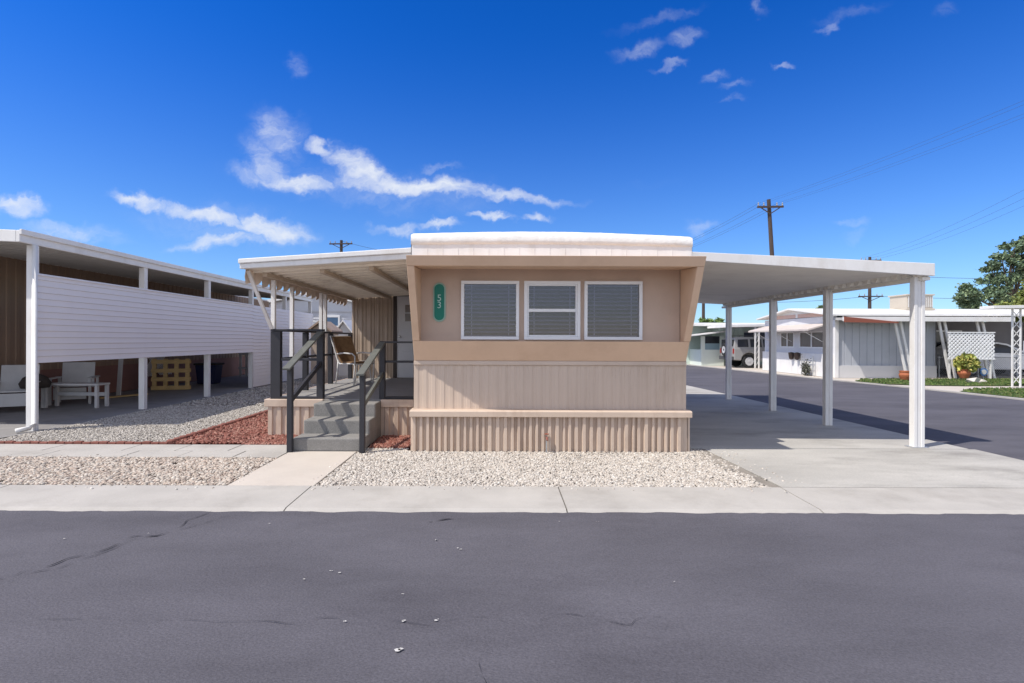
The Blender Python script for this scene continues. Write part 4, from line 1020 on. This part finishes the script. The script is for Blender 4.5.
mb().box(9.8, 14.5, 38, 44, 0, 1.0).build('base_wall', 'white_paint', hd); mb().box(9.9, 14.4, 38.1, 44, 1.0, 2.4).build('wall', 'peach', hd)
mb().box(9.5, 14.8, 37.6, 44.3, 2.4, 2.6).build('roof', 'roof_coating', hd)
w = mb(); w.box(13.0, 14.1, 38.02, 38.08, 1.2, 2.0); w.build('window', 'window_dark', hd)
hf = thing('mobile_home', 'white mobile home row behind the side road homes', 'mobile home', (30, 44, 0))
mb().box(17, 50, 44, 50, 0, 2.6).build('wall', 'grey_blue_siding', hf); mb().box(16.6, 50.4, 43.6, 50.4, 2.6, 2.85).build('roof', 'roof_coating', hf)

# ------------------------------------------------------------------ utility poles and wires
def upole(name_label, x, y, h, arms, lean=0.0, r=.14):
    t = thing('utility_pole', name_label, 'utility pole', (x, y, 0), 'wooden utility poles')
    top = Vector((x-lean, y, h))
    mb().tube([(x,y,0),(x-lean*.5,y,h/2),top], r, 10, r*.7).build('pole', 'wood_pole', t)
    for z, wd in arms:
        f = z/h; cx = x-lean*f
        am = mb(); am.bar((cx-wd/2, y-.16, z), (cx+wd/2, y-.16, z+.03), .10, .12, (0, 1, 0)); am = am.build('crossarm', 'wood_pole', t)
        b = mb()
        for s in (-.46, -.25, .25, .46): b.lathe([(.03,0),(.055,.08),(.03,.16),(.05,.2),(.01,.26)], (cx+s*wd, y-.16, z+.06), 8)
        b.build('insulator', 'porcelain', am)
        b = mb()
        for s in (-1, 1): b.bar((cx+s*wd*.36, y-.16, z-.04), (cx, y-.16, z-.45), .04, .06, (0, 1, 0))
        b.build('brace', 'wood_pole', am)
    return t
upole('leaning wooden utility pole rising above the carport roof', 18.95, 35, 11.0, [(10.45, 1.75)], .7, .17)
upole('far utility pole with two crossarms above the peach home roof', 39.4, 55, 10.4, [(10.0, 2.2), (6.2, 2.6)], 0, .2)
upole('distant utility pole showing its top above the porch awning', -15.6, 52, 11.4, [(11.0, 2.3)], 0, .2)
upole('slim utility pole seen under the carport beyond the mint home', 24.2, 61, 10.3, [(9.9, 2.4)], 0, .2)
def wire(p, q, sag, label, r=.018):
    p, q = Vector(p), Vector(q); pts = []
    for i in range(25):
        s = i/24; v = p.lerp(q, s); v.z -= sag*4*s*(1-s); pts.append(v)
    return tag(mb().tube(pts, r, 5).build('power_line', 'wire'), label, 'power line', 'overhead power lines')
nth = ('first', 'second', 'third', 'fourth')
for k, dx in enumerate((-.8, -.43, .43, .8)):
    wire((18.33+dx, 34.84, 10.72), (21.6+dx, 5, 10.9), .5, 'thin line passing overhead from the leaning pole toward the viewer, %s on its crossarm' % nth[k], .0042)
    wire((18.33+dx, 34.84, 10.72), (14.6+dx, 64, 10.4), .7, 'thin line running back from the leaning pole, %s on its crossarm' % nth[k], .008)
for k, dx in enumerate((-1.0, 0, 1.0)):
    wire((39.4+dx, 54.84, 10.25), (30.5+dx, 26, 10.8), .6, 'faint line sweeping up right from the far pole, %s of three' % nth[k], .007)
for k, z in enumerate((8.6, 6.35)):
    wire((39.4, 54.8, z-.1), (75, 52, z-.3+.5*k), .5, ('upper' if k == 0 else 'lower') + ' cable crossing toward the tree from the far pole', .02)
    wire((39.4, 54.8, z-.1), (24.2, 60.8, z-.2), .4, ('upper' if k == 0 else 'lower') + ' cable between far pole and slim pole', .02)
wire((-15.6,51.8,11.3), (-2,60,10.2), .4, 'line running right from the pole above the awning', .015)

# ------------------------------------------------------------------ trees
def tree(name, label, base, h, clumps, nleaf, leaf, tones, trunk_r=.2):
    t = thing(name, label, 'tree', base); bx, by, bz = base
    b = mb(); b.tube([(bx,by,0),(bx+.1,by,h*.3),(bx-.05,by+.1,h*.6),(bx+.05,by,h*.85)], trunk_r, 10, trunk_r*.25)
    for c in clumps:
        c0 = Vector((bx+.03, by, h*.3+.3*(c[2]-h*.3)*.6)); c1 = Vector((bx+c[0], by+c[1], c[2]))
        b.tube([c0, c0.lerp(c1, .5)+Vector((0, 0, .15)), c1], trunk_r*.45, 6, trunk_r*.1)
    b.build('trunk', 'bark', t)
    P = []; per = nleaf//len(clumps)
    for cx, cy, cz_, cr in clumps:
        sub = [(Vector((random.gauss(0, 1), random.gauss(0, 1), random.gauss(0, .8))).normalized()*cr*(.45+.55*random.random())) for _ in range(max(6, int(cr*9)))]
        for _ in range(per):
            s = random.choice(sub); g_ = Vector((random.gauss(0, 1), random.gauss(0, 1), random.gauss(0, .75)))*cr*.19
            P.append((bx+cx+s.x+g_.x, by+cy+s.y+g_.y, cz_+s.z*.8+g_.z))
    P = np.array(P); N = rng.standard_normal(P.shape); N[:, 2] = np.abs(N[:, 2])+.2; N /= np.linalg.norm(N, axis=1)[:, None]
    leafmesh('crown', P, N, leaf, tones, t)
    return t
dk = [(.10,.145,.08),(.13,.18,.095),(.07,.105,.06),(.17,.215,.115),(.10,.145,.10)]
tree('broadleaf_tree', 'tall open dark green tree beyond the right homes', (33.6, 34, 0), 8.4,
     [(-2.9,0,4.6,.7),(-2.2,.3,5.0,.8),(-1.6,0,4.3,.9),(-2.3,.2,3.9,.7),(-.9,0,5.2,.8),(-1.2,.2,6.4,.5),(-.6,0,6.9,.7),(0,.3,5.8,.9),(.2,0,7.6,.7),(.9,.2,7.4,.8),(.7,0,6.2,.9),(1.5,.2,7.9,.8),(1.6,0,6.3,1.0),(0,.2,4.3,1.0),(1.2,0,4.6,1.1),(2.4,.2,7.0,1.0),(2.6,0,5.0,1.1)], 15000, .10, dk, .2)
tree('broadleaf_tree', 'yellow green tree hanging over the right edge carport', (25.5, 25, 0), 4.6,
     [(-.9,0,2.6,.7),(-.5,.2,3.4,.7),(.3,0,3.9,.9),(.9,0,2.9,.9),(-.3,0,1.8,.6),(.5,-.2,2.0,.7)], 5200, .11, [(.16,.18,.05),(.20,.22,.06),(.11,.14,.04),(.09,.12,.04)], .14)
tree('broadleaf_tree', 'bright green tree far behind the mint home', (22.8, 55, 0), 3.6, [(-1,0,3.1,.8),(0,0,3.3,.8),(1,0,3.1,.8)], 2400, .2, [(.10,.16,.05),(.14,.21,.06),(.08,.12,.04)], .2)
tree('broadleaf_tree', 'small dark tree top peeking above the peach roof', (38.5, 62, 0), 5.6, [(-.3,0,5.3,.5),(.5,0,5.2,.5),(0,0,4.6,.7)], 1200, .2, dk, .2)

# ------------------------------------------------------------------ world, sun, camera
sd = Vector((-.60, -.30, 1.0)).normalized()           # towards the sun
elev = math.asin(sd.z); azim = math.atan2(sd.x, sd.y)
w = bpy.data.worlds.new('World'); sc.world = w; w.use_nodes = True
nt = w.node_tree; N = nt.nodes; L = nt.links
bg = N['Background']
sky = N.new('ShaderNodeTexSky'); sky.sky_type = 'NISHITA'; sky.sun_disc = False
sky.sun_elevation = elev; sky.sun_rotation = azim % (2*math.pi); sky.altitude = 600; sky.air_density = 1.0; sky.dust_density = 0.4; sky.ozone_density = 3.0
def math_(op, a, b=None, c=None, clamp=False):
    n = N.new('ShaderNodeMath'); n.operation = op; n.use_clamp = clamp
    for i, v in enumerate((a, b, c)):
        if v is None: continue
        if isinstance(v, (int, float)): n.inputs[i].default_value = v
        else: L.new(v, n.inputs[i])
    return n.outputs[0]
tc = N.new('ShaderNodeTexCoord'); sx = N.new('ShaderNodeSeparateXYZ'); L.new(tc.outputs['Generated'], sx.inputs[0])
SKY = 0.10; EXPO = 0.5
def vec(op, a, b=None, scale=None):
    n = N.new('ShaderNodeVectorMath'); n.operation = op; L.new(a, n.inputs[0])
    if b is not None: n.inputs[1].default_value = b
    if scale is not None: n.inputs['Scale'].default_value = scale
    return n.outputs[0]
# clear desert air: deeper blue overhead, paler towards the horizon
gm = N.new('ShaderNodeGamma'); gm.inputs['Gamma'].default_value = 1.3; L.new(vec('SCALE', sky.outputs[0], scale=.1), gm.inputs['Color'])
deep = vec('MULTIPLY', gm.outputs[0], (.10*10*.82, 1.0*10*.84, 2.1*10*.86))
pale = vec('MULTIPLY', sky.outputs[0], (.68, .85, 1.06))
el = N.new('ShaderNodeMapRange'); el.interpolation_type = 'SMOOTHSTEP'; el.inputs['From Min'].default_value = -.06; el.inputs['From Max'].default_value = .56
L.new(sx.outputs['Z'], el.inputs['Value'])
hs = N.new('ShaderNodeMix'); hs.data_type = 'RGBA'; L.new(el.outputs[0], hs.inputs['Factor']); L.new(pale, hs.inputs['A']); L.new(deep, hs.inputs['B'])
yc = math_('MAXIMUM', sx.outputs['Y'], .05)
U = math_('DIVIDE', sx.outputs['X'], yc); V = math_('DIVIDE', sx.outputs['Z'], yc)
cb = N.new('ShaderNodeCombineXYZ'); L.new(U, cb.inputs[0]); L.new(V, cb.inputs[1])
def noise(scale, detail, rough, sx_=1, sy_=1, rot=0, off=0):
    mp = N.new('ShaderNodeMapping'); mp.inputs['Scale'].default_value = (sx_, sy_, 1); mp.inputs['Rotation'].default_value = (0, 0, rot); mp.inputs['Location'].default_value = (off, off*.7, 0)
    L.new(cb.outputs[0], mp.inputs['Vector'])
    n = N.new('ShaderNodeTexNoise'); n.inputs['Scale'].default_value = scale; n.inputs['Detail'].default_value = detail; n.inputs['Roughness'].default_value = rough
    L.new(mp.outputs[0], n.inputs['Vector']); return n
d1 = noise(7, 4, .6, off=3); ds = N.new('ShaderNodeSeparateColor'); L.new(d1.outputs['Color'], ds.inputs[0])
d2 = noise(26, 4, .6, off=5); ds2 = N.new('ShaderNodeSeparateColor'); L.new(d2.outputs['Color'], ds2.inputs[0])
def disp(base, o1, o2):
    return math_('ADD', base, math_('ADD', math_('MULTIPLY', math_('SUBTRACT', o1, .5), .065), math_('MULTIPLY', math_('SUBTRACT', o2, .5), .045)))
Ud = disp(U, ds.outputs[0], ds2.outputs[0]); Vd = disp(V, ds.outputs[1], ds2.outputs[1])
cw = N.new('ShaderNodeCombineXYZ'); L.new(Ud, cw.inputs[0]); L.new(Vd, cw.inputs[1])
def wnoise(scale, detail, rough, sx_, sy_, rot, off):
    mp = N.new('ShaderNodeMapping'); mp.inputs['Scale'].default_value = (sx_, sy_, 1); mp.inputs['Rotation'].default_value = (0, 0, rot); mp.inputs['Location'].default_value = (off, off*.7, 0)
    L.new(cw.outputs[0], mp.inputs['Vector'])
    n = N.new('ShaderNodeTexNoise'); n.inputs['Scale'].default_value = scale; n.inputs['Detail'].default_value = detail; n.inputs['Roughness'].default_value = rough; n.inputs['Distortion'].default_value = .6
    L.new(mp.outputs[0], n.inputs['Vector']); return n.outputs['Fac']
fib = wnoise(6, 10, .62, 1.0, 3.2, R(10), 1.3)
fin = wnoise(22, 8, .66, 1.0, 2.0, R(24), 2.7)
tex = math_('ADD', math_('MULTIPLY', fib, .62), math_('MULTIPLY', fin, .42))
total = None
# centre (u,v), half sizes, tilt, strength : wisps seen over the roofs
for px, py, rx, ry, ang, st in [
    (420,187,105,13,-5,1.05),(358,169,40,17,-36,1.05),(326,149,20,8,-8,.9),(298,185,52,12,-5,.9),(266,164,40,22,-50,.62),(280,138,40,30,-40,.50),(250,175,30,14,-10,.4),(505,195,85,8,-4,.85),
    (146,203,38,10,-10,.9),(205,217,62,10,-14,1.0),(272,231,48,15,-8,1.0),(222,243,62,10,4,.9),(18,210,34,14,-6,.8),(70,236,70,13,-5,.5),
    (380,188,175,30,-6,.30),(225,226,115,28,-7,.30),(296,65,14,16,10,.32),(400,228,40,7,0,.5),(440,226,26,6,0,.6),(492,217,30,6,-3,.85),(540,217,20,6,0,.7),(440,168,28,6,0,.35),
    (683,40,22,11,14,.42),(640,52,32,9,14,.34),(665,67,28,5,12,.38),(735,84,24,6,14,.4),(733,98,20,4,8,.35),(828,25,18,7,28,.4),(785,66,12,5,5,.35),
    (757,8,8,20,40,.25),(850,12,50,9,14,.22),(945,12,20,10,20,.2),(660,20,60,8,18,.2),(715,75,20,8,10,.4),
    (850,226,28,6,0,.3),(855,238,24,8,20,.2),(700,230,26,10,5,.4),(640,185,50,8,0,.07)]:
    u0, v0, ru, rv, a = (px-497)/520, (340-py)/520, rx/520, ry/520, R(ang)
    du = math_('SUBTRACT', Ud, u0); dv = math_('SUBTRACT', Vd, v0)
    p = math_('MULTIPLY', math_('ADD', math_('MULTIPLY', du, math.cos(a)), math_('MULTIPLY', dv, math.sin(a))), 1/ru)
    q = math_('MULTIPLY', math_('SUBTRACT', math_('MULTIPLY', dv, math.cos(a)), math_('MULTIPLY', du, math.sin(a))), 1/rv)
    d = math_('SQRT', math_('ADD', math_('MULTIPLY', p, p), math_('MULTIPLY', q, q)))
    mr = N.new('ShaderNodeMapRange'); mr.interpolation_type = 'SMOOTHSTEP'
    mr.inputs['From Min'].default_value = 1.25; mr.inputs['From Max'].default_value = 0.15; mr.inputs['To Min'].default_value = 0; mr.inputs['To Max'].default_value = st
    L.new(d, mr.inputs['Value'])
    total = mr.outputs[0] if total is None else math_('MAXIMUM', total, mr.outputs[0])
rag = math_('MULTIPLY', math_('MULTIPLY', math_('SUBTRACT', tex, .50), 2.0), math_('MINIMUM', math_('MULTIPLY', total, 2.2), 1.0))
mr = N.new('ShaderNodeMapRange'); mr.interpolation_type = 'SMOOTHSTEP'; mr.inputs['From Min'].default_value = .02; mr.inputs['From Max'].default_value = 1.42
L.new(math_('ADD', total, rag), mr.inputs['Value'])
dens = math_('MULTIPLY', mr.outputs[0], .97, clamp=True)
dens = math_('MULTIPLY', dens, math_('GREATER_THAN', sx.outputs['Y'], .06))
mx = N.new('ShaderNodeMix'); mx.data_type = 'RGBA'; L.new(dens, mx.inputs['Factor']); # added fill: sky beyond the frame made brighter and greyer to lift the shade
off_frame = N.new('ShaderNodeMapRange'); off_frame.interpolation_type = 'SMOOTHSTEP'; off_frame.inputs['From Min'].default_value = .55; off_frame.inputs['From Max'].default_value = .10
L.new(sx.outputs['Y'], off_frame.inputs['Value'])
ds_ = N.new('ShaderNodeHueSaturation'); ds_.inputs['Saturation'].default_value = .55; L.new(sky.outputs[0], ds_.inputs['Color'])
fill_sky = vec('MULTIPLY', ds_.outputs[0], (1.50, 1.44, 1.50))
hm = N.new('ShaderNodeMix'); hm.data_type = 'RGBA'; L.new(off_frame.outputs[0], hm.inputs['Factor']); L.new(hs.outputs['Result'], hm.inputs['A']); L.new(fill_sky, hm.inputs['B'])
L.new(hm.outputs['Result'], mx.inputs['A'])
mx.inputs['B'].default_value = (.60/SKY, .63/SKY, .68/SKY, 1)
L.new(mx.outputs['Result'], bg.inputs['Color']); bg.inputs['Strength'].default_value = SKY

sl = bpy.data.lights.new('sun', 'SUN'); sl.energy = 3.3; sl.angle = R(.5); sl.color = (1.0, .945, .86)
so = bpy.data.objects.new('sun', sl); COL.objects.link(so); so.rotation_euler = sd.to_track_quat('Z', 'Y').to_euler(); so.location = (0, 0, 30)

cam = bpy.data.cameras.new('camera'); co = bpy.data.objects.new('camera', cam); COL.objects.link(co)
co.location = (0, 0, 1.48); co.rotation_euler = (R(90), R(-.2), 0)
cam.sensor_width = 36; cam.lens = 520/1024*36; cam.shift_x = 15/1024; cam.shift_y = -1.5/1024; cam.clip_end = 3000; cam.clip_start = .05
sc.camera = co
sc.view_settings.view_transform = 'Standard'; sc.view_settings.look = 'None'; sc.view_settings.gamma = 1; sc.view_settings.use_curve_mapping = False
sc.view_settings.exposure = EXPO
